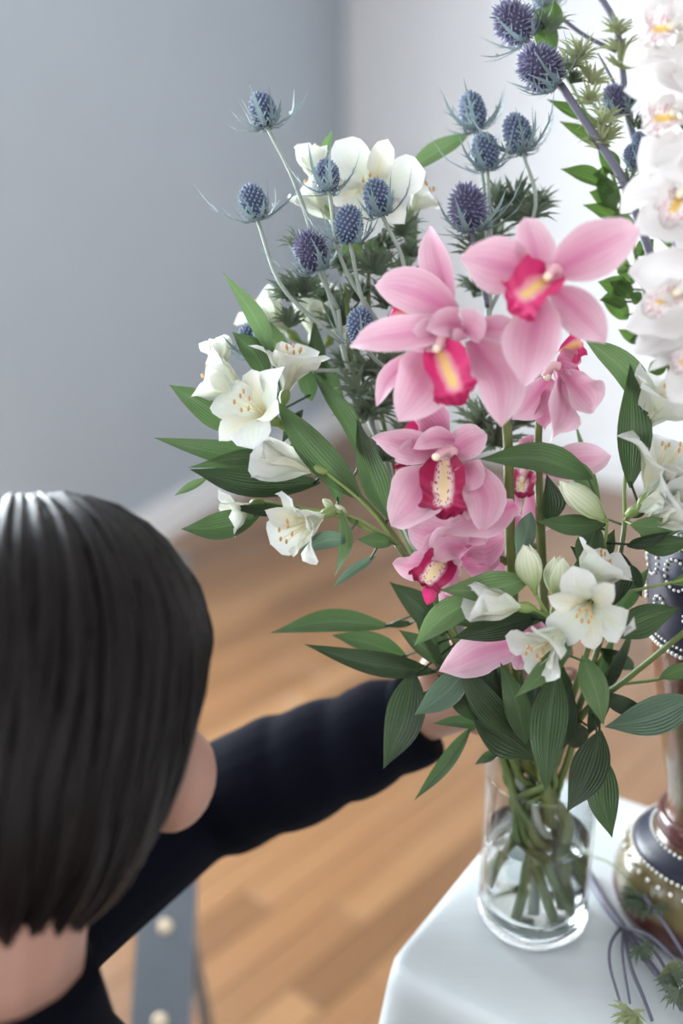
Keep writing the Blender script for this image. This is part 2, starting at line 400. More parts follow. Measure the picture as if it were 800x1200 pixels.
# floor: slab plus planks; those that can be seen are pieces of their own
mb = MB(); mb.box((0.8, 1.2, -0.07), 16, 16, 0.1); floor = struct(mb.build('floor', 'subfloor', smooth=False))
PW = 0.082
def plank_mesh(L):
    q = MB(); e = 0.0015
    lo = [(-L/2, -PW/2), (L/2, -PW/2), (L/2, PW/2), (-L/2, PW/2)]; g = 0.0008
    rows = [[Vector((x-math.copysign(g, x), y-math.copysign(g, y), -0.02)) for x, y in lo], [Vector((x-math.copysign(g, x), y-math.copysign(g, y), -e)) for x, y in lo],
            [Vector((x-math.copysign(g+e, x), y-math.copysign(g+e, y), 0)) for x, y in lo]]
    q.grid(rows, [[(0, 0), (1, 0), (1, 1), (0, 1)]]*3, True); q.f.append((8, 9, 10, 11)); return q
PM = {L: (plank_mesh(L), plank_mesh(L).mesh('plank', 'oak', smooth=False)) for L in (0.9, 1.2, 1.5, 1.9)}
MR = Matrix.Rotation(math.pi/2-A40, 4, 'Z')
rest = MB(); seen = []
def inside(p):   # inside the room plan
    poly = [LB, CORNER, RB, BK]; s = True
    for i in range(4):
        a, bb = poly[i], poly[(i+1) % 4]
        if (bb.x-a.x)*(p.y-a.y) - (bb.y-a.y)*(p.x-a.x) > 0.35: s = False
    return s
for k in range(-75, 80):
    s = -7.0 + R(0, 1.2)
    while s < 8.0:
        L = random.choice((0.9, 1.2, 1.5, 1.9)); c = E2*(k*PW) + E1*(s+L/2)
        ends = [c + E1*L/2*t for t in (-1, -.5, 0, .5, 1)]; s += L
        if not any(inside(p) for p in ends): continue
        vis = 0
        for p in ends:
            q = proj(p)
            if q and -20 < q[0] < 820 and -20 < q[1] < 1220: vis = max(vis, 1/q[2])
        seen.append((vis, k, c, L))
seen.sort(key=lambda a: -a[0])
for i, (vis, k, c, L) in enumerate(seen):
    if vis > 0 and i < 290:
        o = bpy.data.objects.new('plank', PM[L][1]); COL.objects.link(o); o.parent = floor; o.matrix_local = Matrix.Translation(c) @ MR
    else:
        src = PM[L][0]; b0 = len(rest.v); Mx = Matrix.Translation(c) @ MR
        rest.v += [Mx @ v for v in src.v]; rest.uv += src.uv; rest.f += [tuple(b0+j for j in f) for f in src.f]
o = rest.build('planks', 'oak', smooth=False); o.parent = floor; o['kind'] = 'stuff'

# door stop by the left wall
plain('grey_metal', (0.34, 0.36, 0.38), 0.4, 0.6)
plain('dark_rubber', (0.05, 0.05, 0.055), 0.8)
dsl = onplane(211, 668, 0); T = Thing('door_stop', 'small round grey metal door stop on the wooden floor by the white baseboard', 'door stop', dsl)
q = MB(); q.lathe([(0.001, 0), (0.036, 0), (0.036, 0.008), (0.030, 0.022), (0.026, 0.045), (0.014, 0.055), (0.001, 0.056)], dsl, 24); q.build('dome', 'grey_metal', T)
q = MB(); q.lathe([(0.029, 0.026), (0.034, 0.028), (0.034, 0.040), (0.028, 0.043)], dsl, 24); q.build('rubber_ring', 'dark_rubber', T)

# ============================================================ TABLE AND CLOTH
TH = 0.75
U = Vector((0.55, 0.835, 0)).normalized(); V = Vector((U.y, -U.x, 0))
K = Vector((0.232, 0.987, 0)); TD, TW = 0.345, 0.62
def tp(u, v, h=0): return K - U*u + V*v + Vector((0, 0, h))     # u: from back edge to the near edge, v: along
plain('table_wood', (0.35, 0.22, 0.12), 0.5)
T = Thing('side_table', 'small rectangular wooden side table hidden under the white cloth', 'table', tp(TD/2, TW/2))
MT = Matrix((V, U, Vector((0, 0, 1)))).transposed()
q = MB(); q.box(tp(TD/2, TW/2, TH-0.018), TW-0.01, TD-0.01, 0.025, MT); q.build('tabletop', 'table_wood', T, smooth=False)
q = MB(); q.box(tp(TD/2, TW/2, TH-0.065), TW-0.07, TD-0.07, 0.07, MT); q.build('apron', 'table_wood', T, smooth=False)
for uu in (0.04, TD-0.04):
    for vv in (0.04, TW-0.04):
        q = MB(); q.box(tp(uu, vv, (TH-0.1)/2), 0.04, 0.04, TH-0.1, MT); q.build('leg', 'table_wood', T, smooth=False)
m, nt, b, out = nodes_of('tablecloth')
f = noisetex(nt, coords(nt), 9, 4); setc(nt, b, mixc(nt, f, (0.52, 0.565, 0.585), (0.59, 0.63, 0.645)))
b.inputs['Roughness'].default_value = 0.42; b.inputs['Sheen Weight'].default_value = 0.2
bump(nt, noisetex(nt, coords(nt, 'Object', (1, 3, 1)), 14, 3), b, 0.35, 0.004)
q = MB(); per = []
NS = 200; rc = 0.022; a, bb = TW/2, TD/2
def rr(s):     # point on the rounded rectangle, s in 0..1 by arc length
    segs = []; L1, L2, La = 2*(a-rc), 2*(bb-rc), math.pi/2*rc; tot = 2*(L1+L2)+4*La; x = s*tot
    for i, (Ls, c0) in enumerate(((L1, None), (La, (a-rc, bb-rc)), (L2, None), (La, (a-rc, -bb+rc)), (L1, None), (La, (-a+rc, -bb+rc)), (L2, None), (La, (-a+rc, bb-rc)))):
        if x <= Ls or i == 7:
            if i == 0: return (-a+rc+x, bb), (0, 1)
            if i == 2: return (a, bb-rc-x), (1, 0)
            if i == 4: return (a-rc-x, -bb), (0, -1)
            if i == 6: return (-a, -bb+rc+x), (-1, 0)
            an = {1: math.pi/2, 3: 0, 5: -math.pi/2, 7: math.pi}[i] - x/rc
            return (c0[0]+rc*math.cos(an), c0[1]+rc*math.sin(an)), (math.cos(an), math.sin(an))
        x -= Ls
rows = []; uvs = []; ctr = tp(TD/2, TW/2)
def cl(x, y, z): return ctr + V*x + U*y + Vector((0, 0, z))
for g in (0.0, 0.25, 0.5, 0.7, 0.85, 0.95, 0.985):
    rows.append([cl(*(c*g for c in rr(i/NS)[0]), TH + 0.0015*math.sin(9*g+i*0.11)*g*(1-g)*2) for i in range(NS)])
for dz, of in ((-0.001, 0.0), (-0.006, 0.006), (-0.02, 0.009), (-0.06, 0.012), (-0.12, 0.016), (-0.2, 0.02), (-0.3, 0.025), (-0.42, 0.03), (-0.55, 0.035), (-0.68, 0.04)):
    row = []
    for i in range(NS):
        (x, y), (nx, ny) = rr(i/NS); s = i/NS
        fold = (0.6*math.sin(s*2*math.pi*19+0.6) + 0.4*math.sin(s*2*math.pi*31+2))*min(1, max(0, -dz-0.01)/0.3)*0.020
        corner = (abs(nx*ny)*2)*min(1, -dz/0.3)*0.035
        row.append(cl(x+nx*(of+fold+corner), y+ny*(of+fold+corner), TH+dz))
    rows.append(row)
q.grid(rows, [[(i/NS, k/len(rows)) for i in range(NS)] for k in range(len(rows))], True)
o = q.build('tablecloth', 'tablecloth'); o.data.transform(Matrix.Translation(-ctr)); o.location = ctr
tag(o, 'white cloth with hanging folds draped over the small side table', 'tablecloth')

# ============================================================ GLASS VASE
VC = Vector((0.172, 0.758, TH+0.001)); VR, VH = 0.0485, 0.153
m, nt, b, out = nodes_of('clear_glass')
b.inputs['Base Color'].default_value = (0.97, 0.99, 0.985, 1); b.inputs['Roughness'].default_value = 0.0; b.inputs['IOR'].default_value = 1.45; b.inputs['Transmission Weight'].default_value = 1.0
m, nt, b, out = nodes_of('thin_glass')        # the wall: too thin to bend light, it only tints and reflects
tr = nt.nodes.new('ShaderNodeBsdfTransparent'); tr.inputs[0].default_value = (0.93, 0.945, 0.945, 1)
gl = nt.nodes.new('ShaderNodeBsdfGlossy'); gl.inputs['Roughness'].default_value = 0.02
lw = nt.nodes.new('ShaderNodeLayerWeight'); lw.inputs[0].default_value = 0.5; mx = nt.nodes.new('ShaderNodeMixShader')
nt.links.new(mathn(nt, 'MULTIPLY_ADD', mathn(nt, 'POWER', lw.outputs['Facing'], 3.0), 0.60, 0.045), mx.inputs[0]); nt.links.new(tr.outputs[0], mx.inputs[1]); nt.links.new(gl.outputs[0], mx.inputs[2]); nt.links.new(mx.outputs[0], out.inputs[0])
m, nt, b, out = nodes_of('water')
b.inputs['Base Color'].default_value = (0.98, 0.995, 0.985, 1); b.inputs['Roughness'].default_value = 0.0; b.inputs['IOR'].default_value = 1.33; b.inputs['Transmission Weight'].default_value = 1.0
T = Thing('glass_vase', 'clear cylindrical glass vase half full of water holding the pink orchid bouquet', 'vase', VC)
q = MB(); ri = VR-0.0030
q.lathe([(VR, 0.0185), (VR, 0.05), (VR, 0.10), (VR, VH-0.003), (VR-0.0008, VH-0.0006), (VR-0.0015, VH), (ri+0.0008, VH-0.0006), (ri, VH-0.003), (ri, 0.10), (ri, 0.05), (ri, 0.0185)], VC, 64)
body = q.build('vase_wall', 'thin_glass', T)
q = MB(); q.lathe([(0.0005, 0.0015), (0.025, 0.0015), (VR-0.012, 0.0), (VR-0.004, 0.002), (VR, 0.009), (VR, 0.0183), (VR-0.002, 0.0186), (0.03, 0.0172), (0.0005, 0.0165)], VC, 64)
q.build('vase_base', 'clear_glass', T)
q = MB(); wr = ri-0.0004
q.lathe([(0.0005, 0.0190), (0.02, 0.0190), (wr-0.003, 0.0194), (wr, 0.0225), (wr, 0.05), (wr, 0.0905), (wr-0.002, 0.0898), (0.0005, 0.0898)], VC, 64)
q.build('water', 'water', T)

# ============================================================ ORNATE VASE
OC = Vector((0.332, 0.768, TH+0.001))
m, nt, b, out = nodes_of('marble_glaze')
wv = N(nt, 'ShaderNodeTexNoise'); wv.inputs['Scale'].default_value = 9; wv.inputs['Detail'].default_value = 6; wv.inputs['Distortion'].default_value = 2.5
nt.links.new(coords(nt, 'Object', (1, 1, 0.5)), wv.inputs['Vector'])
geo = nt.nodes.new('ShaderNodeTexCoord'); sp = nt.nodes.new('ShaderNodeSeparateXYZ'); nt.links.new(geo.outputs['Object'], sp.inputs[0])
c1 = ramp(nt, wv.outputs['Fac'], [(0.3, (0.045, 0.017, 0.012)), (0.5, (0.095, 0.038, 0.022)), (0.62, (0.085, 0.060, 0.030)), (0.75, (0.15, 0.105, 0.065))])
c2 = ramp(nt, wv.outputs['Fac'], [(0.3, (0.085, 0.066, 0.028)), (0.6, (0.150, 0.120, 0.055)), (0.8, (0.21, 0.175, 0.10))])
bandf = ramp(nt, sp.outputs[2], [(0.028, (0, 0, 0)), (0.036, (1, 1, 1)), (0.080, (1, 1, 1)), (0.084, (0, 0, 0))])
c = mixc(nt, bandf, c1, c2); c = mixc(nt, ramp(nt, sp.outputs[2], [(0.020, (1, 1, 1)), (0.034, (0, 0, 0))]), c, (0.085, 0.024, 0.020))
setc(nt, b, c); b.inputs['Roughness'].default_value = 0.24; b.inputs['Coat Weight'].default_value = 0.3
plain('navy_glaze', (0.007, 0.008, 0.025), 0.42, coat=0.05)
plain('bead_white', (0.72, 0.70, 0.66), 0.35)
plain('maroon_glaze', (0.075, 0.022, 0.020), 0.22, coat=0.3)
T = Thing('ornate_vase', 'tall brown marbled ceramic vase with navy bands edged in white beads', 'vase', OC)
OPROF = [(0.0005, 0.0), (0.070, 0.0), (0.078, 0.004), (0.0835, 0.019), (0.083, 0.034), (0.0765, 0.056), (0.064, 0.074), (0.050, 0.084), (0.046, 0.090),
         (0.0475, 0.094), (0.0475, 0.100), (0.043, 0.108), (0.0455, 0.13), (0.053, 0.162), (0.062, 0.21), (0.070, 0.254), (0.0745, 0.278), (0.079, 0.32), (0.081, 0.356), (0.079, 0.385), (0.074, 0.40),
         (0.070, 0.40), (0.073, 0.38), (0.074, 0.35), (0.066, 0.27), (0.045, 0.16), (0.0005, 0.14)]
q = MB(); q.lathe(OPROF, OC, 64); q.build('vase_body', 'marble_glaze', T)
def orad(h):
    pf = OPROF[1:21]
    for (r0, z0), (r1, z1) in zip(pf[:-1], pf[1:]):
        if z0 <= h <= z1: return r0 + (r1-r0)*(h-z0)/max(1e-6, z1-z0)
    return 0.07
def band(name, h0, h1, mat, off=0.0012):
    q = MB(); hs = [h0+(h1-h0)*i/8 for i in range(9)]
    q.lathe([(orad(h0)-0.001, h0)] + [(orad(h)+off, h) for h in hs] + [(orad(h1)-0.001, h1)], OC, 64); return q.build(name, mat, T)
def beads(h, n, r, part=None, zoff=0.0):
    q = MB()
    for i in range(n):
        an = 2*math.pi*i/n; rad = orad(h)+0.002
        q.ellipsoid(OC + Vector((rad*math.cos(an), rad*math.sin(an), h)), r, r, r, 6, 4)
    o = q.build('bead_row', 'bead_white', T, part); o['kind'] = 'stuff'
b1 = band('navy_band', 0.069, 0.082, 'navy_glaze'); beads(0.0825, 64, 0.0017, b1); beads(0.0680, 84, 0.0018, b1); beads(0.0600, 40, 0.0022, b1)
band('waist_ring', 0.088, 0.104, 'maroon_glaze', 0.003)
b2 = band('navy_collar', 0.278, 0.392, 'navy_glaze'); beads(0.277, 110, 0.0019, b2); beads(0.391, 110, 0.0019, b2); beads(0.284, 110, 0.0013, b2)
q = MB()                                                     # beaded scroll rings on the collar
for i in range(14):
    for h, rr_, n in ((0.345, 0.0125, 16), (0.312, 0.0075, 11), (0.372, 0.006, 9)):
        a0 = 2*math.pi*(i+(0.5 if h == 0.312 else 0))/14
        for j in range(n):
            t = 2*math.pi*j/n; hh = h+rr_*math.sin(t); rad = orad(hh)+0.0022; an = a0+rr_*math.cos(t)/rad
            q.ellipsoid(OC+Vector((rad*math.cos(an), rad*math.sin(an), hh)), 0.0015, 0.0015, 0.0015, 5, 3)
o = q.build('bead_scrolls', 'bead_white', T, b2); o['kind'] = 'stuff'

# ============================================================ FLOWERS: shared builders
VCx = Vector((VC.x, VC.y, 0))
VBOT = [(.020, -.012, .030), (-.036, -.006, .040), (.034, .006, .034), (-.026, .018, .028), (.012, -.026, .022), (.030, .020, .040), (.004, .030, .036), (.026, -.022, .026), (-.018, -.026, .024), (.037, -.006, .046), (.016, .022, .030), (-.002, -.012, .024), (.008, .010, .040)]
def invase(i, n, h_bot=0.026):
    """lower stretch of a stem standing in the glass vase: bottom end and crossing point"""
    x, y, h = VBOT[i]; an = 2.4*i
    return [VC + Vector((x, y, h)), VC + Vector((-.004 - x*.12 + .011*math.cos(an), .011*math.sin(an), .112))]
def clampvase(p):
    """keeps a point that lies lower than the rim inside the vase"""
    if p.z < VC.z+VH+0.005:
        d = Vector((p.x-VC.x, p.y-VC.y, 0))
        if d.length > 0.038: d = d.normalized()*0.038; p = Vector((VC.x+d.x, VC.y+d.y, p.z))
    return p
def rimpt(nxt, i):
    d = Vector((nxt.x-VC.x, nxt.y-VC.y, 0)); d = d.normalized()*min(0.030, d.length*0.35+0.004*(i % 3))
    return VC + d + Vector((0, 0, VH+0.004))
def stem(T, pts, r0, r1, mat, name='stem', n=None, sides=7, parent=None):
    q = MB(); c = q.tube(pts, r0, r1, sides, n or max(6, 5*len(pts))); o = q.build(name, mat, T, parent)
    if T: T.pts += c
    return o
def frame_from(axis, roll=0.0):
    a = Vector(axis).normalized(); x = a.orthogonal().normalized(); x = Matrix.Rotation(roll, 3, a) @ x; y = a.cross(x)
    return Matrix((x, y, a)).transposed()

def onstem(T, A):
    A = P(*A) if not isinstance(A, Vector) else A; m = getattr(T, 'main', None)
    if m:
        q = min(m, key=lambda v: (v-A).length)
        if (q-A).length < .03: return q.copy()
    return A
# ---------------------------------------------------- alstroemeria blossom
def blossom(T, bpx, mpx, openn=0.6, size=None, roll=None, stamens=True, name='blossom', mat='white_petal', attach=None):
    """bpx, mpx: (px, py, z) of the base and of the mouth of the trumpet"""
    B = P(*bpx); Mo = P(*mpx); ax = Mo-B; L = (size or ax.length*1.25); Fm = frame_from(ax, R(0, 6.28) if roll is None else roll)
    q = MB(); q.tube([B - Fm @ Vector((0, 0, 0.006)), B, B + Fm @ Vector((0, 0, L*0.12)), B + Fm @ Vector((0, 0, L*0.22))], 0.002, 0.0022, 8, 9,
                     rfun=lambda a: 0.0018+0.0028*math.sin(math.pi*min(1, a*1.1))**1.2)
    part = q.build(name, 'pale_stem', T)
    for k in range(6):
        outer = k % 2 == 0; an = k*math.pi/3 + R(-.1, .1); o = openn*(1.0 if outer else 0.82) + R(-.1, .1)
        rd = Fm @ Vector((math.cos(an), math.sin(an), 0)); axn = Fm @ Vector((0, 0, 1)); Lp = L*(1.0 if outer else 0.93)*R(.94, 1.05)
        p0 = B + rd*0.0015 + axn*L*0.10; p1 = B + rd*(0.004+0.05*o*L) + axn*Lp*0.42
        p2 = B + rd*(0.006+0.36*o*Lp) + axn*Lp*(0.80-0.16*o); p3 = B + rd*(0.006+0.72*o*Lp+R(-.003, .003)) + axn*Lp*(1.0-0.42*o*o)
        s = MB(); s.sheet([p0, p1, p2, p3], Lp*(0.66 if outer else 0.44), axn*0.4 - rd, TEP, 10, 7, cup=0.30 if o < .6 else 0.12, ruffle=0.24, rfreq=1.7, notch=-0.02, twist=R(-.35, .35))
        s.build('petal', mat if outer else 'white_inner', T, part)
    if stamens:
        s = MB(); ant = MB()
        for k in range(6):
            an = k*math.pi/3+.4; rd = Fm @ Vector((math.cos(an), math.sin(an), 0)); axn = Fm @ Vector((0, 0, 1)); ln = L*R(.72, .92)
            e = B+rd*L*0.13+axn*ln
            s.tube([B+axn*L*.1, B+rd*L*0.05+axn*ln*.6, e], 0.0005, 0.0004, 4, 5)
            ant.ellipsoid(e, 0.0011, 0.0011, 0.0022, 6, 4)
        s.build('stamens', 'stamen', T, part); ant.build('anthers', 'anther', T, part)
    if attach is not None: pedicel(T, B, attach, axis=Fm @ Vector((0, 0, 1)))
    return part
def pedicel(T, B, attach, axis, mat='pale_stem', r=0.0015, name='flower_stalk'):
    A = onstem(T, attach); L = (B-A).length
    return stem(T, [A, A.lerp(B, .55) - axis*L*0.12, B - axis*0.004], r, r*0.9, mat, name, 9, 6)
def bud(T, bpx, tpx, wpx, attach=None, mat='bud'):
    B = P(*bpx); Tp = P(*tpx); ax = Tp-B; z = bpx[2]; rm = wpx/2/F_PX*z; Fm = frame_from(ax, R(0, 6)); L = ax.length
    q = MB(); q.tube([B - ax.normalized()*0.005, B, B+ax*0.12], 0.0015, 0.003, 7, 5); part = q.build('flower_bud', 'pale_stem', T)
    for k in range(3):
        an = k*2.094; rd = Fm @ Vector((math.cos(an), math.sin(an), 0)); s = MB()
        s.sheet([B+rd*0.002, B+ax*.3+rd*rm*.72, B+ax*.65+rd*rm*.8, Tp+rd*rm*(0.18+R(0, .25))], rm*2.1, -rd, pr(.5, .6, .55, .25), 9, 7, cup=0.42)
        s.build('petal', mat, T, part)
    s = MB(); s.tube([B+ax*.1, B+ax*.35, B+ax*.7, B+ax*.97], .003, .001, 8, 9, rfun=lambda a: max(.0006, rm*.72*math.sin(math.pi*(0.12+.86*a))**.8)); s.build('inner_petals', mat, T, part)
    if attach is not None: pedicel(T, B, attach, ax.normalized())
    return part

# ---------------------------------------------------- leaves
PIV = {}
ALS = []          # alstroemeria stems, leaves go to the nearest
def leaf(bx, by, tx, ty, wpx, z=.79, zt=None, roll=0.0, bend=0.0, mat='leaf', T=None, cup=0.18, twist=0.0, arch=0.06, name='leaf', maxpet=0.045):
    zt = z if zt is None else zt; B = P(bx, by, z); Tp = P(tx, ty, zt); d = Vector((tx-bx, ty-by)); L = d.length
    pn = Vector((-d.y, d.x))/max(L, 1)*bend
    Mi = P((bx+tx)/2+pn.x, (by+ty)/2+pn.y, (z+zt)/2 - arch*L/F_PX*z); M1 = B.lerp(Mi, .5) ; wid = wpx/F_PX*(z+zt)/2
    if T is None:
        best = None
        for a in ALS:
            for p in a.pts:
                dd = (p-B).length
                if best is None or dd < best[0]: best = (dd, a, p)
        T, near, dist = best[1], best[2], best[0]
    else:
        near = min(T.pts, key=lambda p: (p-B).length); dist = (near-B).length
    q = MB()
    q.sheet([B, Mi, Tp], wid/max(.35, abs(math.cos(roll))), TOWARD, LEAFP, 13, 7, cup=cup, roll=roll, twist=twist+R(-.25, .25), ruffle=0.10, rfreq=1.3, fold=R(.02, .22))
    if 0.002 < dist < maxpet:
        t = (Mi-B).normalized()
        q.tube([near, B + t*0.005], 0.0010, 0.0010, 5, 4)
    o = q.build(name, mat, T); PIV[o.name] = (near if .002 < dist < maxpet else B).copy(); return o

# ---------------------------------------------------- orchid
def orchid(T, c, facing, petals, lip=None, column=None, mat='pink', lipmat='lip_hot', attach=None, stalkmat='orchid_stem'):
    """c: (px,py,z); petals: (bx,by,dzb, tx,ty,dzt, width px [, cup, roll, mat, bend]) with dz in cm, positive nearer to the camera"""
    C = P(*c); fz = CV(*facing).normalized(); z = c[2]
    q = MB(); a = C - fz*0.006
    q.ellipsoid(a, 0.004, 0.004, 0.004, 10, 6); part = q.build('flower', 'column_white' if mat == 'white_orchid' else 'column', T)
    for p in petals:
        bx, by, dzb, tx, ty, dzt, wd = p[:7]; cup = p[7] if len(p) > 7 else 0.22; roll = p[8] if len(p) > 8 else 0; pm = p[9] if len(p) > 9 and p[9] else mat
        bend = p[10] if len(p) > 10 else 0
        B = P(bx, by, z-dzb/100); Tp = P(tx, ty, z-dzt/100); d = Vector((tx-bx, ty-by)); L = d.length; pn = Vector((-d.y, d.x))/max(L, 1)*bend
        B = B.lerp(C, min(.35, .012/max(.001, (B-C).length))) if (B-C).length < .045 else B
        arch = 0.10*L/F_PX*z
        Mi = P((bx+tx)/2+pn.x, (by+ty)/2+pn.y, z-(dzb+dzt)/200 - arch)
        s = MB(); s.sheet([B, B.lerp(Mi, .5)*.5 + (B.lerp(Mi, .5))*.5, Mi, Mi.lerp(Tp, .55) + TOWARD*arch*.55, Tp - fz*arch*R(.1, .9)], wd/F_PX*z*1.28, fz*.6+TOWARD*.5, PETP, 13, 9, cup=cup*R(.7, 1.7), roll=roll, ruffle=0.24, rfreq=1.5, twist=R(-.6, .6))
        s.build('petal', pm, T, part)
    if lip:
        bx, by, dzb, tx, ty, dzt, wd = lip[:7]; roll = lip[7] if len(lip) > 7 else 0
        B = P(bx, by, z-dzb/100); Tp = P(tx, ty, z-dzt/100); Mi = B.lerp(Tp, .5) + TOWARD*0.008
        ph = R(0, 6)
        s = MB(); s.sheet([B, Mi, Tp.lerp(Mi, .35)+TOWARD*.006, Tp-fz*.006], wd/F_PX*z*.95, fz*.5+TOWARD*.6,
                          lambda t: (.45+.5*math.sin(math.pi*min(1, t/.62)))*(1 if t < .45 else 1.0) if t < .48 else max(0, .80+.20*math.sin(math.pi*(t-.48)/.36))*(1 if t < .8 else max(0, math.cos(math.pi/2*(t-.8)/.2))**.5),
                          25, 17, roll=roll, cupf=lambda a: .95-1.35*min(1, max(0, (a-.25)/.55)), ruff=lambda a, x: .26*math.sin(a*31+ph+x*3)*abs(x)**2*min(1, a*2)+.24*math.sin(x*13+ph)*max(0, a-.55)*2.2)
        s.build('lip', lipmat, T, part)
    if column:
        bx, by, dzb, tx, ty, dzt = column
        B = P(bx, by, z-dzb/100); Tp = P(tx, ty, z-dzt/100)
        s = MB(); s.tube([B, B.lerp(Tp, .5)+CV(0, .004, 0), Tp], 0.0040, 0.0034, 9, 9); s.build('column', 'column_white' if mat == 'white_orchid' else 'column', T, part)
        s = MB(); s.ellipsoid(Tp+fz*.002, .0032, .0032, .0030, 10, 7); s.build('anther_cap', 'column_cap', T, part)
    if attach is not None:
        A = onstem(T, attach)
        stem(T, [A, A.lerp(a, .5)-fz*0.008, a], 0.0026, 0.0030, stalkmat, 'flower_stalk', 9, 7)
    return part

# ---------------------------------------------------- sea holly
def head_mesh(kind, seed):
    """egg-shaped flower cone, axis +Z, base at the origin, width 1"""
    rnd = random.Random(seed); q = MB(); hh = 1.32 if kind == 'blue' else 1.2
    q.ellipsoid((0, 0, hh*.5), .40, .40, hh*.46, 14, 9); q.uv = [(0, 0)]*len(q.v)
    n = 150 if kind == 'blue' else 210
    for i in range(n):
        zz = 1-2*(i+.5)/n
        if zz < -0.93: continue
        r = math.sqrt(1-zz*zz); an = i*2.39996
        d = Vector((r*math.cos(an), r*math.sin(an), zz)); p = Vector((d.x*.40, d.y*.40, hh*.5+d.z*hh*.46))
        nrm = Vector((d.x/.40, d.y/.40, d.z/(hh*.46))).normalized()
        if kind == 'purple': nrm = (nrm + Vector((rnd.uniform(-.35, .35), rnd.uniform(-.35, .35), rnd.uniform(-.2, .3)))).normalized()
        ln = rnd.uniform(.10, .14) if kind == 'blue' else rnd.uniform(.10, .24); w = .056 if kind == 'blue' else .034
        M = frame_from(nrm, rnd.uniform(0, 6)); b0 = len(q.v)
        for h, ww, vv in ((-.02, w, .15), (ln*.55, w*.95, .6), (ln, w*.30, 1.0)):
            for k in range(4): q.v.append(p + M @ Vector((ww*math.cos(k*1.571), ww*math.sin(k*1.571), h))); q.uv.append((0, vv))
        for lv in (0, 4):
            for k in range(4): q.f.append((b0+lv+k, b0+lv+(k+1) % 4, b0+lv+4+(k+1) % 4, b0+lv+4+k))
        q.f.append((b0+8, b0+9, b0+10, b0+11))
    return q.mesh('flower_head', 'floret_blue' if kind == 'blue' else 'floret_purple')
HEADS = {k: [head_mesh(k, s) for s in (1, 2)] for k in ('blue', 'purple')}
def spiky(q, pts, width, nrm, teeth=3, tl=0.35):
    """narrow pointed strip with spiny teeth along both edges"""
    L = sum((Vector(a)-Vector(b)).length for a, b in zip(pts[:-1], pts[1:]))
    q.sheet(pts, width, nrm, pr(.35, .7, 1.1, .3), 9, 3, fold=0.25)
    c = catmull(pts, 20); nrm = Vector(nrm)
    for k in range(teeth):
        i = int(5+k*11/max(1, teeth)); t = (c[i+1]-c[i-1]).normalized(); sd = t.cross(nrm - t*nrm.dot(t)).normalized()
        for sg in (-1, 1):
            b0 = len(q.v); a0 = c[i]; ln = L*tl*(1-.4*k/max(1, teeth))
            tipv = a0 + (t*.8+sd*sg*.75).normalized()*ln + nrm.normalized()*ln*.1
            q.v += [a0 - t*width*.35 + sd*sg*width*.2, a0 + t*width*.45 + sd*sg*width*.2, tipv]; q.uv += [(.4, .5), (.6, .6), (.5, 1.)]; q.f.append((b0, b0+1, b0+2))
def bract_mesh(seed, long=1.7, curl=.6):
    rnd = random.Random(seed); q = MB()
    spiky(q, [Vector((.1, 0, .02)), Vector((.45, 0, -.04+.1*curl)), Vector((long*.62, rnd.uniform(-.06, .06), .05+.45*curl)), Vector((long*.86, rnd.uniform(-.1, .1), .15+1.15*curl))], .16, Vector((-.4, 0, 1)), 3, .24)
    return q.mesh('bract', 'bract')
BRACTS = [bract_mesh(i, *a) for i, a in enumerate(((1.7, .5), (1.5, .9), (2.0, .35), (1.4, .7), (1.2, .2), (1.7, 1.0)))]
BRACTS_IN = [bract_mesh(20+i, *a) for i, a in enumerate(((.95, 1.0), (.8, .9), (1.0, .7)))]
def hleaf_mesh(seed, n=5, mat='holly_leaf'):
    """deeply cut palmate leaf, +X outward, length about 1"""
    rnd = random.Random(seed); q = MB()
    for k in range(n):
        an = (k-(n-1)/2)*0.40 + rnd.uniform(-.12, .12); ln = (1.0-0.10*abs(k-(n-1)/2))*rnd.uniform(.85, 1.05); d = Vector((math.cos(an), math.sin(an), 0))
        spiky(q, [Vector((.0, 0, 0)), d*ln*.35+Vector((0, 0, .07)), d*ln*.7+Vector((0, 0, .08)), d*ln+Vector((0, 0, -.06+rnd.uniform(-.1, .12)))], .115, Vector((0, 0, 1)), 2, .20)
    return q.mesh('leaf', mat)
HLEAF = [hleaf_mesh(i) for i in range(4)]; HLEAFP = [hleaf_mesh(10+i, 5, 'holly_pale') for i in range(3)]
def put(name, me, T, parent, Mworld_rel):
    o = bpy.data.objects.new(name, me); COL.objects.link(o); o.parent = parent or T.o; o.matrix_local = Mworld_rel; return o
def holly_head(T, bpx, tpx, wpx, kind='blue', attach=None, nb=8, sm='holly_stem', bscale=1.0, pale=False, r=0.0016, via=None, seed=0):
    rnd = random.Random(seed+int(bpx[0]*3+bpx[1])); B = P(*bpx); ax = (P(*tpx)-B).normalized(); s = wpx/F_PX*bpx[2]
    Fm = frame_from(ax, rnd.uniform(0, 6)).to_4x4(); M = Matrix.Translation(B-T.L) @ Fm @ Matrix.Diagonal((s, s, s*rnd.uniform(.95, 1.08), 1))
    h = put('flower_head', rnd.choice(HEADS[kind]), T, None, M)
    for k in range(nb):
        an = 2*math.pi*(k+rnd.uniform(-.25, .25))/nb; sc = rnd.uniform(.9, 1.35)*bscale
        put('bract', rnd.choice(BRACTS), T, h, Matrix.Rotation(an, 4, 'Z') @ Matrix.Diagonal((sc, sc, sc, 1)))
    for k in range(4):
        put('bract', rnd.choice(BRACTS_IN), T, h, Matrix.Rotation(rnd.uniform(0, 6.28), 4, 'Z'))
    if attach is not None:
        A = onstem(T, attach); L = (B-A).length
        pts = [A] + ([P(*via)] if via else [A.lerp(B, .5)-ax*L*.06]) + [B+ax*s*.06]
        stem(T, pts, r*1.15, r, sm, 'stem_branch', 12, 7)
    return h
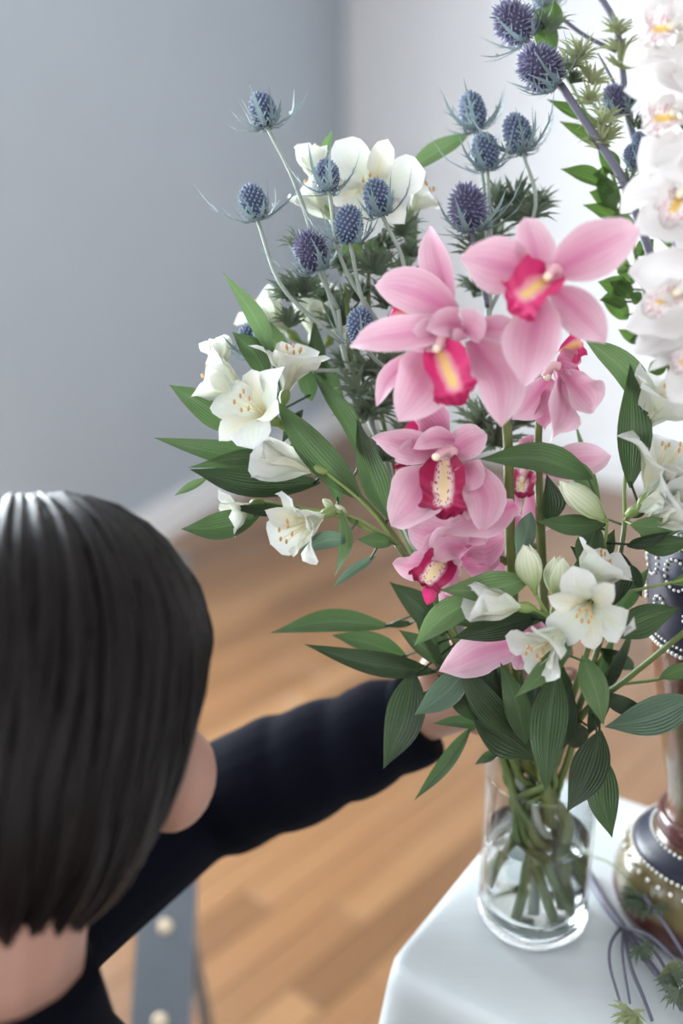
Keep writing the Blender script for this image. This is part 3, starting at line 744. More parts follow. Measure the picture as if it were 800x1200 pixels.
def holly_leaf(T, px, py, z, dpx, size, mats=HLEAF, up=0.3, seed=0, toward=0.3):
    """px,py: attachment; dpx: direction in the picture (dx,dy); size in px"""
    rnd = random.Random(seed+int(px*7+py*3)); B = P(px, py, z) if px is not None else None
    d = CV(dpx[0], -dpx[1], 0).normalized()*1.0 + TOWARD*toward*rnd.uniform(-1, 1); d.normalize()
    nn = (TOWARD*.7 + CV(0, .6, 0) + CV(rnd.uniform(-.6, .6), rnd.uniform(-.3, .5), 0)); y = nn.cross(d).normalized(); nn = d.cross(y)
    s = size/F_PX*z; Mr = Matrix((d, y, nn)).transposed().to_4x4()
    return put('leaf', rnd.choice(mats), T, None, Matrix.Translation(B-T.L) @ Mr @ Matrix.Diagonal((s, s, s, 1)))
def holly_tuft(T, px, py, z, size, n=5, mats=HLEAF, seed=0, dirs=None):
    rnd = random.Random(seed+int(px*5+py)); base = rnd.uniform(0, 6.28)
    for k in range(n):
        an = base + 2*math.pi*k/n + rnd.uniform(-.3, .3)
        holly_leaf(T, px+rnd.uniform(-3, 3), py+rnd.uniform(-5, 5), z, (math.cos(an)*.8, math.sin(an)*.6-.7), size*rnd.uniform(.85, 1.3), mats, seed=seed+k*13, toward=.6)

# ============================================================ BOUQUET IN THE GLASS VASE
import numpy as np
# main stems of the bouquet: (foot, picture points, radius at the foot, radius at the top)
VSPEC = {}
VSPEC[0] = ([(606, 800, .83), (598, 650, .80), (595, 520, .765), (588, 450, .75), (596, 395, .735), (622, 352, .72)], .0042*1.6, .0030)
VSPEC[5] = ([(640, 800, .84), (634, 640, .82), (630, 520, .80), (638, 450, .79), (650, 425, .785)], .0038*1.6, .0028)
VSPEC[10] = ([(565, 790, .87), (490, 640, .86), (440, 510, .85), (405, 420, .84), (396, 362, .83)], .0028*1.6, .0020)
VSPEC[11] = ([(575, 790, .88), (510, 640, .87), (475, 510, .85), (460, 420, .84), (455, 390, .835)], .0028*1.6, .0020)
VSPEC[12] = ([(610, 790, .88), (600, 640, .87), (590, 500, .86), (575, 400, .855), (570, 345, .85)], .0028*1.6, .0020)
VSPEC[1] = ([(560, 800, .86), (490, 640, .86), (445, 480, .855), (432, 360, .85), (432, 290, .845)], .0026*1.6, .00195)
VSPEC[2] = ([(555, 795, .84), (470, 640, .83), (400, 560, .82), (345, 510, .81)], .0026*1.6, .00195)
VSPEC[6] = ([(558, 798, .87), (480, 640, .87), (420, 520, .87), (385, 440, .87), (372, 410, .87)], .0026*1.6, .00195)
VSPEC[3] = ([(560, 790, .82), (500, 690, .81), (464, 638, .80)], .0026*1.6, .00195)
VSPEC[4] = ([(645, 850, .83), (648, 770, .79), (645, 725, .765)], .0026*1.6, .00195)
VSPEC[7] = ([(660, 850, .84), (700, 720, .80), (708, 640, .785)], .0026*1.6, .00195)
VSPEC[8] = ([(672, 850, .85), (712, 720, .82), (728, 640, .80), (732, 610, .80)], .0026*1.6, .00195)
VSPEC[9] = ([(680, 840, .84), (735, 795, .80), (800, 742, .755), (840, 708, .73)], .0026*1.6, .00195)
NSAMP = 100
def hand_bones(W, D, Nn, curl, side):
    """skeleton of a hand: list of (points, radius at start, radius at end)"""
    D = D.normalized(); Nn = (Nn - D*Nn.dot(D)).normalized(); X = D.cross(Nn)*side; out = [([W, W+D*.03, W+D*.075, W+D*.085], .0285, .0285)]
    for x, L, r in ((-.030, .066, .0082), (-.010, .076, .0088), (.011, .072, .0086), (.030, .056, .0076)):
        q = [W+D*.045+X*x*.8, W+D*.088+X*x]; a = .25
        for sg in (L*.46, L*.32, L*.24):
            a += curl; q.append(q[-1] + (D*math.cos(a) + Nn*math.sin(a))*sg)
        out.append((q, r*1.15, r*.82))
    t0 = W+D*.02+X*-.022
    out.append(([t0, t0+D*.025-X*.022+Nn*.010, t0+D*.050-X*.026+Nn*.026, t0+D*.068-X*.018+Nn*.042], .0125, .0085))
    return out
WRL = P(494, 838, .925); HAND_L = (WRL - (P(576, 800, .925) - WRL).normalized()*.01, P(576, 800, .925) - WRL, CV(.35, .1, 1.0), .24, 1)
def relax():
    """lays the stems beside one another and against the fingers, so that none passes through another"""
    keys = list(VSPEC); X = []; Rr = []; ids = []
    for k in keys:
        pts, r0, r1 = VSPEC[k]; pp = [P(*q) for q in pts]
        c = catmull(invase(k, 13) + [rimpt(pp[0], k)] + pp, 400)
        s = np.cumsum([0]+[(c[i+1]-c[i]).length for i in range(399)]); t = np.linspace(0, s[-1], NSAMP)
        A = np.array([tuple(v) for v in c]); X.append(np.stack([np.interp(t, s, A[:, j]) for j in range(3)], 1)); Rr.append(np.linspace(r0, r1, NSAMP)); ids += [k]*NSAMP
    n = len(keys); X = np.concatenate(X); Rr = np.concatenate(Rr); ids = np.array(ids)
    wt = np.tile(np.clip((1-np.linspace(0, 1, NSAMP))/.10, 0, 1), n)[:, None]
    ob = []; obr = []
    for q, r0, r1 in hand_bones(*HAND_L):
        c = catmull(q, 24); ob += [tuple(v) for v in c]; obr += list(np.linspace(r0, r1, 24))
    ob = np.array(ob); obr = np.array(obr)
    ker = np.exp(-(np.arange(-6, 7)/3.0)**2); ker /= ker.sum()
    lim = Rr + 0
    for it in range(260):
        D2 = ((X**2).sum(1)[:, None] + (X**2).sum(1)[None] - 2*X@X.T); need = Rr[:, None]+Rr[None]+.0014
        I, J = np.nonzero((D2 < need**2) & (ids[:, None] != ids[None])); disp = np.zeros_like(X); cnt = np.zeros(len(X))
        if len(I):
            d = X[I]-X[J]; L = np.linalg.norm(d, axis=1)+1e-6; d[L < 2e-4] = np.array([1, .5, 0])*1e-4*np.sign(ids[I]-ids[J])[L < 2e-4, None]; pen = need[I, J]-L
            d /= (np.linalg.norm(d, axis=1)+1e-9)[:, None]; np.add.at(disp, I, d*pen[:, None]*.5); np.add.at(cnt, I, 1)
        dv = X[:, None]-ob[None]; L = np.linalg.norm(dv, axis=2); pen = np.clip(obr[None]+Rr[:, None]+.0008-L, 0, None)
        I, J = np.nonzero(pen)
        if len(I): np.add.at(disp, I, dv[I, J]/(L[I, J][:, None]+1e-9)*pen[I, J][:, None]); np.add.at(cnt, I, 1)
        disp /= np.maximum(cnt, 1)[:, None]**.7
        for k in range(n):
            sl = slice(k*NSAMP, (k+1)*NSAMP)
            for j in range(3): disp[sl, j] = np.convolve(np.pad(disp[sl, j], 6, mode='edge'), ker, 'valid')
        X += disp*wt*1.3
        low = X[:, 2] < VC.z+VH+.003; dx = X[:, :2]-np.array([VC.x, VC.y]); rad = np.linalg.norm(dx, axis=1); mx = VR-.0030-.0009-Rr
        bad = low & (rad > mx); X[bad, :2] = np.array([VC.x, VC.y]) + dx[bad]*(mx[bad]/rad[bad])[:, None]
        X[:, 2] = np.maximum(X[:, 2], VC.z+.024)
    return {k: [Vector(v) for v in X[i*NSAMP:(i+1)*NSAMP]] for i, k in enumerate(keys)}
def vstem(T, idx, mat):
    """main stem from the water up through the rim"""
    pts, r0, r1 = VSPEC[idx]
    o = stem(T, VPATH[idx], r0, r1, mat, 'stem', n=NSAMP); T.main = list(T.pts); return o
VPATH = relax()
BASE = lambda i: VPATH[i][0].copy()
GA = 'white alstroemeria stems in the glass vase'; GE = 'sea holly stems in the glass vase'; GO = 'pink orchid sprays in the glass vase'

# ---- pink orchid sprays
T = Thing('pink_orchid_spray', 'pink orchid spray with the topmost wide open flower and five more below it', 'orchid', BASE(0), GO); S1 = T
vstem(T, 0, 'orchid_stem')
orchid(T, (634, 334, .705), (-.25, .1, 1), [
    (632, 314, .2, 614, 254, .6, 40, .30, .1), (618, 316, .2, 538, 303, 1.2, 54, .25), (652, 312, .2, 750, 268, 2.2, 54, .22),
    (654, 338, 0, 709, 402, .2, 40, .25, .2), (632, 356, .3, 613, 453, 1.2, 54, .30)],
    (644, 326, .3, 594, 362, 2.2, 62, .2), (655, 318, .2, 641, 326, 1.2), attach=(610, 365, .72))
orchid(T, (527, 372, .735), (-.8, .3, .5), [
    (528, 356, -.2, 499, 262, -.6, 32, .35, .3), (536, 364, .2, 434, 332, .8, 46, .22, 0, None, 5), (522, 378, -.6, 476, 385, -.4, 30, .3)],
    (500, 375, -.9, 450, 371, -.6, 26), None, attach=(589, 425, .75))
orchid(T, (528, 400, .725), (-.45, .1, 1), [
    (540, 374, .3, 405, 404, 1.2, 38, .25, 0, None, -4), (470, 415, -.2, 440, 476, -.6, 22, .35), (506, 400, .2, 466, 494, .8, 58, .25, 0, None, -10),
    (566, 396, .6, 587, 500, .9, 50, .32, 0, None, -8), (550, 380, .8, 560, 402, 2.0, 36, .6, .3), (560, 378, .2, 612, 392, .2, 26, .3), (520, 385, .8, 480, 408, 1.2, 34, .3), (548, 372, .5, 498, 386, 1.4, 30, .35), (560, 420, -.2, 548, 452, .2, 34, .3, 0, 'pink_deep')],
    (513, 408, .8, 537, 474, 2.4, 56, -.15), (525, 396, .6, 512, 410, 1.5), attach=(587, 446, .75))
orchid(T, (520, 540, .77), (-.25, .1, 1), [
    (527, 502, -.4, 472, 474, .1, 34, .3, .2, 'pink_deep'), (519, 527, .1, 434, 512, .6, 32, .3, 0), (539, 503, .7, 483, 525, 1.5, 22, .4),
    (530, 526, .2, 570, 508, .6, 34, .25), (505, 552, .3, 457, 616, 1.0, 58, .25, 0, None, -7), (560, 544, .5, 565, 624, 1.4, 40, .30, 0, None, -6), (604, 592, -.2, 518, 622, .5, 44, .2, .2),
    (556, 545, .9, 542, 574, 1.6, 30, .5), (540, 575, .1, 528, 612, .5, 40, .3), (505, 520, .4, 462, 540, .6, 26, .3), (470, 512, .2, 440, 520, .3, 14, .3), (515, 505, -.5, 470, 505, -.3, 24, .2, 0, 'pink_hot')],
    (521, 540, .6, 516, 608, 1.9, 58, .1), (533, 530, .5, 511, 536, 1.8), lipmat='lip_crimson', attach=(597, 575, .785))
orchid(T, (538, 645, .785), (-.75, -.1, .6), [
    (530, 632, .0, 474, 618, .1, 42, .25, .2), (502, 666, -.3, 459, 660, -.2, 30, .25), (548, 645, -.2, 590, 630, .2, 42, .3, .3, 'pink_deep'), (540, 660, 0, 583, 655, -.4, 34, .3, 0, 'pink_deep'),
    (546, 640, 1.0, 505, 652, 1.8, 40, .55, 0, None, 6), (520, 622, .4, 500, 640, 1.2, 14, .3), (530, 665, .6, 528, 700, 1.2, 22, .4), (520, 690, .2, 530, 716, .5, 16, .4), (545, 625, .6, 575, 612, .8, 34, .3), (520, 636, .8, 492, 646, 1.5, 30, .5)],
    (520, 655, .9, 490, 688, 1.8, 46, -.3), None, lipmat='lip_crimson', attach=(599, 668, .80))
s = MB(); s.sheet([P(500, 685, .767), P(503, 697, .764), P(500, 709, .764)], .012, TOWARD, pr(.4, .7, .8, .3), 8, 5, cup=.4); s.build('lip_tip', 'pink_hot', T, T.o.children[-2] if False else [c for c in T.o.children if c.name.startswith('flower') and 'stalk' not in c.name][-1])
orchid(T, (470, 552, .80), (-.8, .0, .3), [(480, 550, 0, 462, 545, 0, 16, .3, 0, 'pink_deep')], (482, 550, 0, 458, 556, .2, 20), None, lipmat='lip_crimson', attach=(530, 590, .80))

T = Thing('pink_orchid_spray', 'pink orchid spray with side-on flowers, rising behind the front white cluster', 'orchid', BASE(5), GO)
vstem(T, 5, 'orchid_stem')
orchid(T, (655, 432, .775), (.8, -.1, .4), [
    (656, 430, .3, 645, 520, 1.4, 58, .28, 0, None, -6), (664, 440, .1, 698, 484, .4, 44, .35), (640, 448, .2, 604, 492, .6, 34, .3), (650, 420, -.3, 676, 432, -.2, 34, .3, 0, 'pink_deep'),
    (630, 470, -.2, 640, 505, 0, 30, .3, 0, 'pink_deep'), (664, 432, -.6, 680, 436, -.7, 16, .2, 0, 'pink_hot')],
    (655, 412, -.3, 683, 400, .4, 36), (655, 430, 1.0, 638, 442, 1.2), attach=(640, 462, .79))
orchid(T, (612, 566, .818), (-.3, .1, 1), [
    (640, 546, -.2, 716, 534, .2, 36, .25), (600, 580, .2, 580, 600, .4, 36, .25), (625, 530, .1, 628, 512, 0, 34, .25, 0, 'pink_deep'), (625, 590, 0, 640, 622, 0, 32, .25)],
    (612, 556, .2, 606, 582, .9, 34), (616, 556, .2, 611, 563, .9), lipmat='lip_crimson', attach=(633, 600, .82))
orchid(T, (622, 752, .80), (-.5, -.2, .7), [
    (618, 748, .4, 512, 788, 1.5, 42, .22, 0, None, 5), (618, 758, .2, 636, 724, .6, 30, .3, 0, 'pink_deep'), (614, 762, .6, 604, 786, 1.0, 18, .3), (595, 668, -3.2, 604, 690, -3.2, 14, .3, 0, 'pink_hot')],
    None, None, attach=(638, 770, .83))
orchid(T, (590, 625, .838), (.3, 0, .8), [(575, 640, 0, 588, 672, 0, 26, .3, 0, 'pink_deep'), (600, 590, 0, 612, 652, .2, 30, .3, 0, 'pink_deep')], None, None, attach=(632, 640, .82))

# ---- alstroemeria stems
def als(idx, label):
    T = Thing('alstroemeria', label, 'flower stem', BASE(idx), GA); vstem(T, idx, 'green_stem'); ALS.append(T); return T
a1 = als(1, 'tall white alstroemeria with its blossoms among the blue sea holly heads')
blossom(a1, (440, 226, .848), (434, 214, .805), 1.10, size=.052, roll=.5, attach=(432, 290, .845))
blossom(a1, (372, 222, .84), (366, 178, .835), .35, attach=(425, 310, .85))
blossom(a1, (395, 262, .85), (358, 222, .84), .4, attach=(428, 310, .85))
blossom(a1, (478, 252, .86), (500, 222, .855), .75, attach=(434, 300, .85))
blossom(a1, (410, 190, .85), (404, 196, .845), .5, size=.03, attach=(430, 270, .845))
a2 = als(2, 'white alstroemeria with a wide-open spotted bloom and an upright trumpet, leaning out over the floor')
blossom(a2, (300, 470, .80), (246, 440, .795), .45, size=.052, attach=(345, 510, .81))
blossom(a2, (262, 440, .81), (254, 410, .81), .3, size=.032, attach=(330, 500, .81))
blossom(a2, (322, 494, .80), (294, 476, .775), .95, size=.050, roll=1.1, attach=(345, 510, .81))
blossom(a2, (333, 467, .81), (341, 424, .80), .68, size=.048, roll=.3, attach=(350, 512, .812))
a6 = als(6, 'white alstroemeria with pale half-hidden blooms behind the sea holly foliage')
blossom(a6, (368, 400, .882), (363, 358, .882), .5, size=.05, attach=(372, 410, .87))
blossom(a6, (345, 395, .87), (310, 366, .865), .5, size=.05, attach=(372, 412, .87))
blossom(a6, (385, 400, .875), (402, 380, .875), .5, size=.03, stamens=False, attach=(374, 415, .87))
a3 = als(3, 'white alstroemeria with a closed bud and a full bloom on long bent stalks')
blossom(a3, (375, 552, .79), (322, 541, .785), .16, size=.053, stamens=False, attach=(464, 638, .80))
blossom(a3, (386, 600, .79), (346, 618, .77), .72, size=.052, roll=.2, attach=(464, 636, .80))
blossom(a3, (300, 590, .80), (276, 600, .795), .6, size=.03, stamens=False, attach=(464, 634, .80))
for bx, by in ((378, 585), (392, 592)): bud(a3, (bx+14, by+12, .80), (bx, by, .795), 10, attach=(464, 637, .80), mat='bud')
a4 = als(4, 'white alstroemeria with a dense cluster of blooms and buds above the vase rim')
blossom(a4, (618, 712, .755), (566, 706, .745), .28, size=.050, stamens=False, attach=(645, 722, .765))
blossom(a4, (694, 700, .760), (686, 718, .735), 1.0, size=.041, roll=2.2, attach=(648, 722, .765))
blossom(a4, (672, 700, .765), (705, 660, .755), .6, size=.046, attach=(648, 722, .765))
blossom(a4, (668, 735, .755), (630, 762, .74), .55, size=.046, attach=(647, 724, .765))
bud(a4, (626, 690, .76), (616, 638, .755), 34, attach=(645, 722, .765)); bud(a4, (650, 698, .765), (655, 652, .76), 38, attach=(646, 722, .765))
a7 = als(7, 'alstroemeria carrying one closed green-white bud beside the pink orchids')
bud(a7, (706, 607, .775), (655, 566, .76), 32, attach=(708, 640, .785))
a8 = als(8, 'white alstroemeria reaching over the ornate vase, blooms against the white orchids')
blossom(a8, (752, 590, .775), (782, 536, .755), .8, size=.062, roll=.4, attach=(732, 610, .80))
blossom(a8, (745, 510, .78), (775, 470, .765), .75, size=.056, roll=1.4, attach=(736, 590, .80))
blossom(a8, (740, 600, .785), (800, 572, .745), .3, size=.055, stamens=False, attach=(732, 612, .80))
blossom(a8, (752, 615, .78), (812, 588, .738), .3, size=.055, stamens=False, attach=(733, 612, .80))
a9 = als(9, 'leafy alstroemeria stem leaning to the ornate vase, only its leaves in view')
stem(a9, [P(690, 825, .835), P(720, 804, .815), P(770, 796, .79), P(815, 780, .765)], .0016, .0012, 'green_stem', 'stem_branch')
stem(a8, [onstem(a8, (717, 700, .818)), P(738, 693, .785), P(780, 684, .758), P(815, 676, .745)], .0013, .0011, 'pale_stem', 'stem_branch')

Lf = leaf
# left cluster
Lf(276, 508, 198, 451, 36, .81, .80, .3, 4); Lf(325, 540, 180, 513, 30, .81, .80, .4, -4); Lf(372, 548, 220, 548, 26, .795, .79, -.5, 12, 'leaf')
Lf(375, 566, 222, 550, 36, .80, .795, .7, -12, 'leaf_dark'); Lf(243, 560, 204, 581, 11, .81, .81, .2, 0, 'leaf_light'); Lf(305, 603, 212, 620, 34, .80, .80, .3, -6)
Lf(322, 425, 261, 319, 22, .812, .805, .5, 6, 'leaf_light'); Lf(338, 440, 296, 362, 26, .85, .85, .3, 4, 'leaf_light'); Lf(313, 443, 272, 389, 30, .815, .81, .5, 5)
Lf(424, 586, 320, 466, 42, .80, .795, .3, -6, 'leaf'); Lf(372, 450, 368, 372, 18, .85, .85, .7, 0, 'leaf_dark'); Lf(428, 545, 368, 442, 24, .82, .82, .8, 6)
Lf(458, 612, 418, 490, 34, .82, .815, .6, -5, 'leaf'); Lf(400, 597, 392, 676, 18, .79, .78, .5, -10, 'leaf_light'); Lf(410, 632, 350, 648, 22, .785, .78, .3, 6, 'leaf_grey')
Lf(440, 652, 388, 690, 13, .80, .80, .3, 2, 'leaf_grey'); Lf(462, 636, 418, 632, 18, .795, .79, .2); Lf(355, 480, 330, 520, 16, .82, .82, .5, 0, 'leaf_dark')
Lf(345, 598, 268, 594, 15, .795, .79, .5, -3, 'leaf_dark'); Lf(398, 590, 375, 530, 22, .81, .81, .6, 0); Lf(365, 470, 352, 420, 22, .83, .83, .5, 0)
# leaves high in the bouquet
Lf(548, 158, 472, 206, 26, .87, .86, .3, 3, 'leaf_light', T=a1, maxpet=0); Lf(375, 185, 390, 152, 10, .85, .85, .4, 0, 'leaf_light'); Lf(450, 320, 425, 270, 34, .87, .87, .3, 0, 'leaf')
Lf(470, 330, 500, 250, 20, .88, .88, .6, 0, 'leaf_dark'); Lf(400, 330, 395, 268, 24, .87, .87, .4, 0, 'leaf'); Lf(405, 470, 380, 380, 22, .85, .85, .6, 0)
# lower left fan
Lf(458, 734, 316, 742, 26, .85, .845, .5, 10, 'leaf'); Lf(512, 788, 356, 755, 28, .83, .825, .5, -7, 'leaf_dark'); Lf(478, 772, 388, 744, 28, .845, .84, .3, 4, 'leaf')
Lf(485, 786, 449, 901, 46, .82, .81, .2, -6, 'leaf_dark'); Lf(548, 783, 485, 838, 36, .80, .79, .3, -5, 'leaf_grey'); Lf(552, 852, 485, 938, 17, .83, .83, .5, -3, 'leaf')
Lf(520, 745, 456, 682, 32, .83, .83, .4, 4, 'leaf_dark'); Lf(520, 780, 467, 738, 22, .825, .825, .4, 2, 'leaf'); Lf(566, 850, 506, 848, 14, .82, .82, .5, 3, 'leaf')
Lf(485, 730, 452, 734, 8, .845, .85, .3, 0, 'leaf_dark'); Lf(530, 800, 480, 690, 34, .84, .84, .6, 0, 'leaf_dark'); Lf(585, 880, 556, 896, 12, .83, .83, .4, 0, 'leaf')
# front and centre
Lf(692, 560, 556, 537, 36, .77, .765, .5, 12, 'leaf'); Lf(700, 580, 640, 534, 26, .785, .775, .5, 6, 'leaf_light'); Lf(645, 615, 640, 555, 34, .795, .79, .6, 0, 'leaf_dark')
Lf(622, 600, 608, 660, 24, .785, .78, .4, 0, 'leaf_grey'); Lf(708, 615, 630, 632, 26, .775, .77, .3, -4, 'leaf'); Lf(700, 615, 682, 672, 30, .78, .775, .5, 0)
Lf(622, 678, 514, 692, 36, .765, .755, .35, -6, 'leaf_light'); Lf(560, 700, 485, 757, 34, .765, .755, .3, 6, 'leaf_light'); Lf(630, 722, 530, 748, 34, .775, .77, .4, 0, 'leaf_dark')
Lf(640, 724, 520, 730, 30, .785, .78, .5, 0, 'leaf'); Lf(652, 785, 639, 928, 44, .77, .75, .2, 4, 'leaf'); Lf(682, 768, 707, 850, 32, .775, .765, .3, -3, 'leaf_light')
Lf(672, 748, 602, 818, 24, .75, .745, .4, -4, 'leaf_light'); Lf(704, 856, 664, 952, 42, .80, .79, .4, -6, 'leaf_dark'); Lf(706, 884, 717, 982, 38, .80, .79, .2, 6, 'leaf')
Lf(700, 812, 766, 842, 22, .81, .80, .4, 0, 'leaf_dark'); Lf(815, 818, 708, 852, 42, .785, .80, .4, -6, 'leaf_grey', T=a9, maxpet=.0); Lf(556, 845, 630, 892, 46, .80, .79, .3, -4, 'leaf_dark')
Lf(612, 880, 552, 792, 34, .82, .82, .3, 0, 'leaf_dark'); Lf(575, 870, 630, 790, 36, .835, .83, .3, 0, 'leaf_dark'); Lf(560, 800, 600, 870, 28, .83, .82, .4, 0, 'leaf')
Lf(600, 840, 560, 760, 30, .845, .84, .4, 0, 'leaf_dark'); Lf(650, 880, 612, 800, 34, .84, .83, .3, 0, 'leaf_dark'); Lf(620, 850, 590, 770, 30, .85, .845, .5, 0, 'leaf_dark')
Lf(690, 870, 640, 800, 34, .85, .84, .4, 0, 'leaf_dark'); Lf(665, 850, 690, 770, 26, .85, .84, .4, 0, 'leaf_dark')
# dense leaf bases just above the rim and round the front cluster
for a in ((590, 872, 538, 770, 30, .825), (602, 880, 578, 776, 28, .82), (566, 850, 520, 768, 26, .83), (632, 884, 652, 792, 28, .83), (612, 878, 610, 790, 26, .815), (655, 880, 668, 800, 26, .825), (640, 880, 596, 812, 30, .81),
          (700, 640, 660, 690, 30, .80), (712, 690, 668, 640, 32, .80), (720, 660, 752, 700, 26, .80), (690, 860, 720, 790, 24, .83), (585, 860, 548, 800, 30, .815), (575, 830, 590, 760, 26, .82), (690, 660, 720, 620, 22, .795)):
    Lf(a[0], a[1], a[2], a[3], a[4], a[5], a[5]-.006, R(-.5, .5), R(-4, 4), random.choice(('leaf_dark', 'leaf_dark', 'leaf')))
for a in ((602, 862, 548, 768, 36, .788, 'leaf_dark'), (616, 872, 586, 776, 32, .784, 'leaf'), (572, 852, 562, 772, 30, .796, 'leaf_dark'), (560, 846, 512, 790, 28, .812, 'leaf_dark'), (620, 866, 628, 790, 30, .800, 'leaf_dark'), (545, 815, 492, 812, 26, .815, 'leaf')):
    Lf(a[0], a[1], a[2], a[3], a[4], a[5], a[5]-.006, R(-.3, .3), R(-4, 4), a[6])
# right side
Lf(705, 760, 770, 800, 22, .83, .83, .6, 0, 'leaf_dark'); Lf(700, 815, 742, 735, 26, .83, .83, .6, 0, 'leaf_dark'); Lf(688, 820, 720, 740, 22, .84, .84, .5, 0, 'leaf')
Lf(712, 745, 797, 712, 40, .785, .775, .3, -4, 'leaf', T=a4, maxpet=.05); Lf(762, 480, 683, 395, 40, .785, .78, .4, 8, 'leaf_light'); Lf(738, 572, 738, 425, 44, .775, .77, .2, 3, 'leaf')
Lf(704, 612, 673, 493, 14, .815, .845, .2, 0, 'leaf_light'); Lf(728, 648, 718, 712, 38, .79, .785, .3, 0, 'leaf_dark'); Lf(738, 615, 812, 612, 28, .77, .755, .4, 4, 'leaf_light')
Lf(735, 640, 790, 622, 18, .78, .765, .5, 0, 'leaf_dark'); Lf(748, 640, 815, 634, 26, .775, .755, .4, 0, 'leaf'); Lf(735, 605, 760, 590, 18, .80, .79, .3, 0, 'leaf_dark')
Lf(772, 795, 830, 770, 24, .785, .76, .3, 0, 'leaf_light', T=a9, maxpet=.04); Lf(745, 690, 720, 655, 24, .81, .80, .4, 0, 'leaf'); Lf(765, 500, 750, 440, 20, .80, .79, .4, 0, 'leaf_dark')
Lf(720, 720, 760, 665, 22, .82, .82, .4, 0, 'leaf'); Lf(785, 684, 830, 668, 16, .755, .745, .3, 0, 'leaf_light', T=a8, maxpet=.04)

# ---- sea holly in the glass vase
e1 = Thing('sea_holly', 'sea holly stem with the tallest blue heads, standing out against the grey wall', 'flower stem', BASE(10), GE)
vstem(e1, 10, 'holly_stem')
holly_head(e1, (313, 150, .80), (304, 112, .80), 32, attach=(400, 395, .835), via=(352, 232, .81), nb=7, bscale=1.05)
holly_head(e1, (302, 259, .80), (291, 215, .795), 33, attach=(400, 400, .835), via=(332, 338, .81), nb=9)
holly_head(e1, (373, 318, .805), (355, 268, .80), 38, 'purple', attach=(396, 362, .83), nb=9, bscale=.85)
holly_head(e1, (300, 418, .83), (292, 392, .83), 30, attach=(405, 440, .84), nb=7)
e2 = Thing('sea_holly', 'sea holly stem whose blue heads crowd the large white alstroemeria bloom', 'flower stem', BASE(11), GE)
vstem(e2, 11, 'holly_stem')
holly_head(e2, (386, 226, .79), (380, 186, .79), 30, attach=(430, 400, .84), via=(402, 310, .805), nb=8)
holly_head(e2, (448, 254, .80), (438, 215, .795), 33, attach=(470, 400, .84), via=(474, 318, .815), nb=8)
holly_head(e2, (410, 286, .795), (408, 242, .79), 34, attach=(440, 410, .84), via=(426, 355, .815), nb=9)
holly_head(e2, (424, 404, .79), (422, 372, .785), 34, attach=(455, 440, .845), nb=7)
e3 = Thing('sea_holly', 'sea holly stem with four heads rising behind the topmost pink orchid', 'flower stem', BASE(12), GE)
vstem(e3, 12, 'holly_stem')
holly_head(e3, (559, 153, .85), (549, 112, .85), 32, attach=(572, 380, .855), via=(570, 260, .85), nb=8)
holly_head(e3, (571, 200, .84), (566, 160, .835), 33, attach=(574, 380, .855), via=(575, 290, .845), nb=9)
holly_head(e3, (613, 180, .84), (601, 140, .84), 34, attach=(585, 370, .855), via=(626, 250, .845), nb=9)
holly_head(e3, (552, 272, .835), (543, 210, .83), 42, 'purple', attach=(568, 360, .855), nb=9, sm='holly_stem_purple', r=.002)
for T, lst in ((e1, [(352, 345, 40), (336, 350, 36), (395, 380, 40), (410, 430, 44), (380, 352, 30), (430, 490, 44), (445, 540, 40), (340, 380, 30), (350, 290, 30), (440, 480, 40), (420, 460, 36)]),
               (e2, [(400, 320, 38), (420, 350, 36), (440, 320, 40), (455, 360, 40), (470, 330, 40), (465, 440, 46), (455, 470, 44), (480, 520, 40), (450, 290, 34), (470, 280, 34), (440, 440, 44), (475, 470, 36), (480, 300, 30)]),
               (e3, [(572, 290, 38), (590, 260, 40), (605, 240, 36), (620, 255, 34), (560, 300, 34), (585, 235, 30), (632, 245, 34), (555, 345, 32), (575, 430, 40), (580, 520, 46), (560, 500, 40), (610, 500, 30)])):
    zz = {e1: .84, e2: .85, e3: .86}[T]
    for px, py, sz in lst: holly_tuft(T, px, py, zz+R(-.015, .015), sz, 5)
    for px, py, sz in lst[::2]: T.pts.append(P(px, py, zz))
for T, a, b_ in ((e1, (396, 362, .83), (440, 510, .85)), (e2, (455, 390, .835), (475, 510, .85))):
    for k in range(4): stem(T, [P(a[0]+R(-12, 12), a[1]-R(10, 40), a[2]), P((a[0]+b_[0])/2+R(-8, 8), (a[1]+b_[1])/2, .845), P(*b_)], .0011, .0014, 'green_stem', 'stem_branch', 8, 5)

# ============================================================ STEMS IN THE ORNATE VASE
OM = OC + Vector((0, 0, 0.30)); OT = OC + Vector((0, 0, 0.405))
GR = 'stems in the ornate vase'
T = Thing('white_orchid_spray', 'large white orchid spray with crimson-speckled lips, leaning out of the ornate vase', 'orchid', OM, GR)
stem(T, [OM, OT + Vector((-.01, -.02, .01)), P(850, 480, .76), P(822, 380, .74), P(812, 260, .735), P(806, 140, .735), P(800, 30, .74), P(796, -60, .75)], .0045, .003, 'orchid_stem', n=40)
WO = dict(mat='white_orchid', lipmat='lip_white')
orchid(T, (792, 40, .715), (-.5, .1, .9), [(782, 58, .2, 729, 74, .8, 38, .25), (790, 24, 0, 768, -36, .4, 44, .3), (800, 36, 0, 870, 10, .4, 50, .25), (798, 56, .2, 830, 110, .8, 46, .25), (780, 34, -.2, 742, -14, -.4, 40, .25)],
       (790, 36, .4, 748, 46, 1.7, 46), (798, 30, .2, 784, 34, 1.1), attach=(800, 50, .74), **WO)
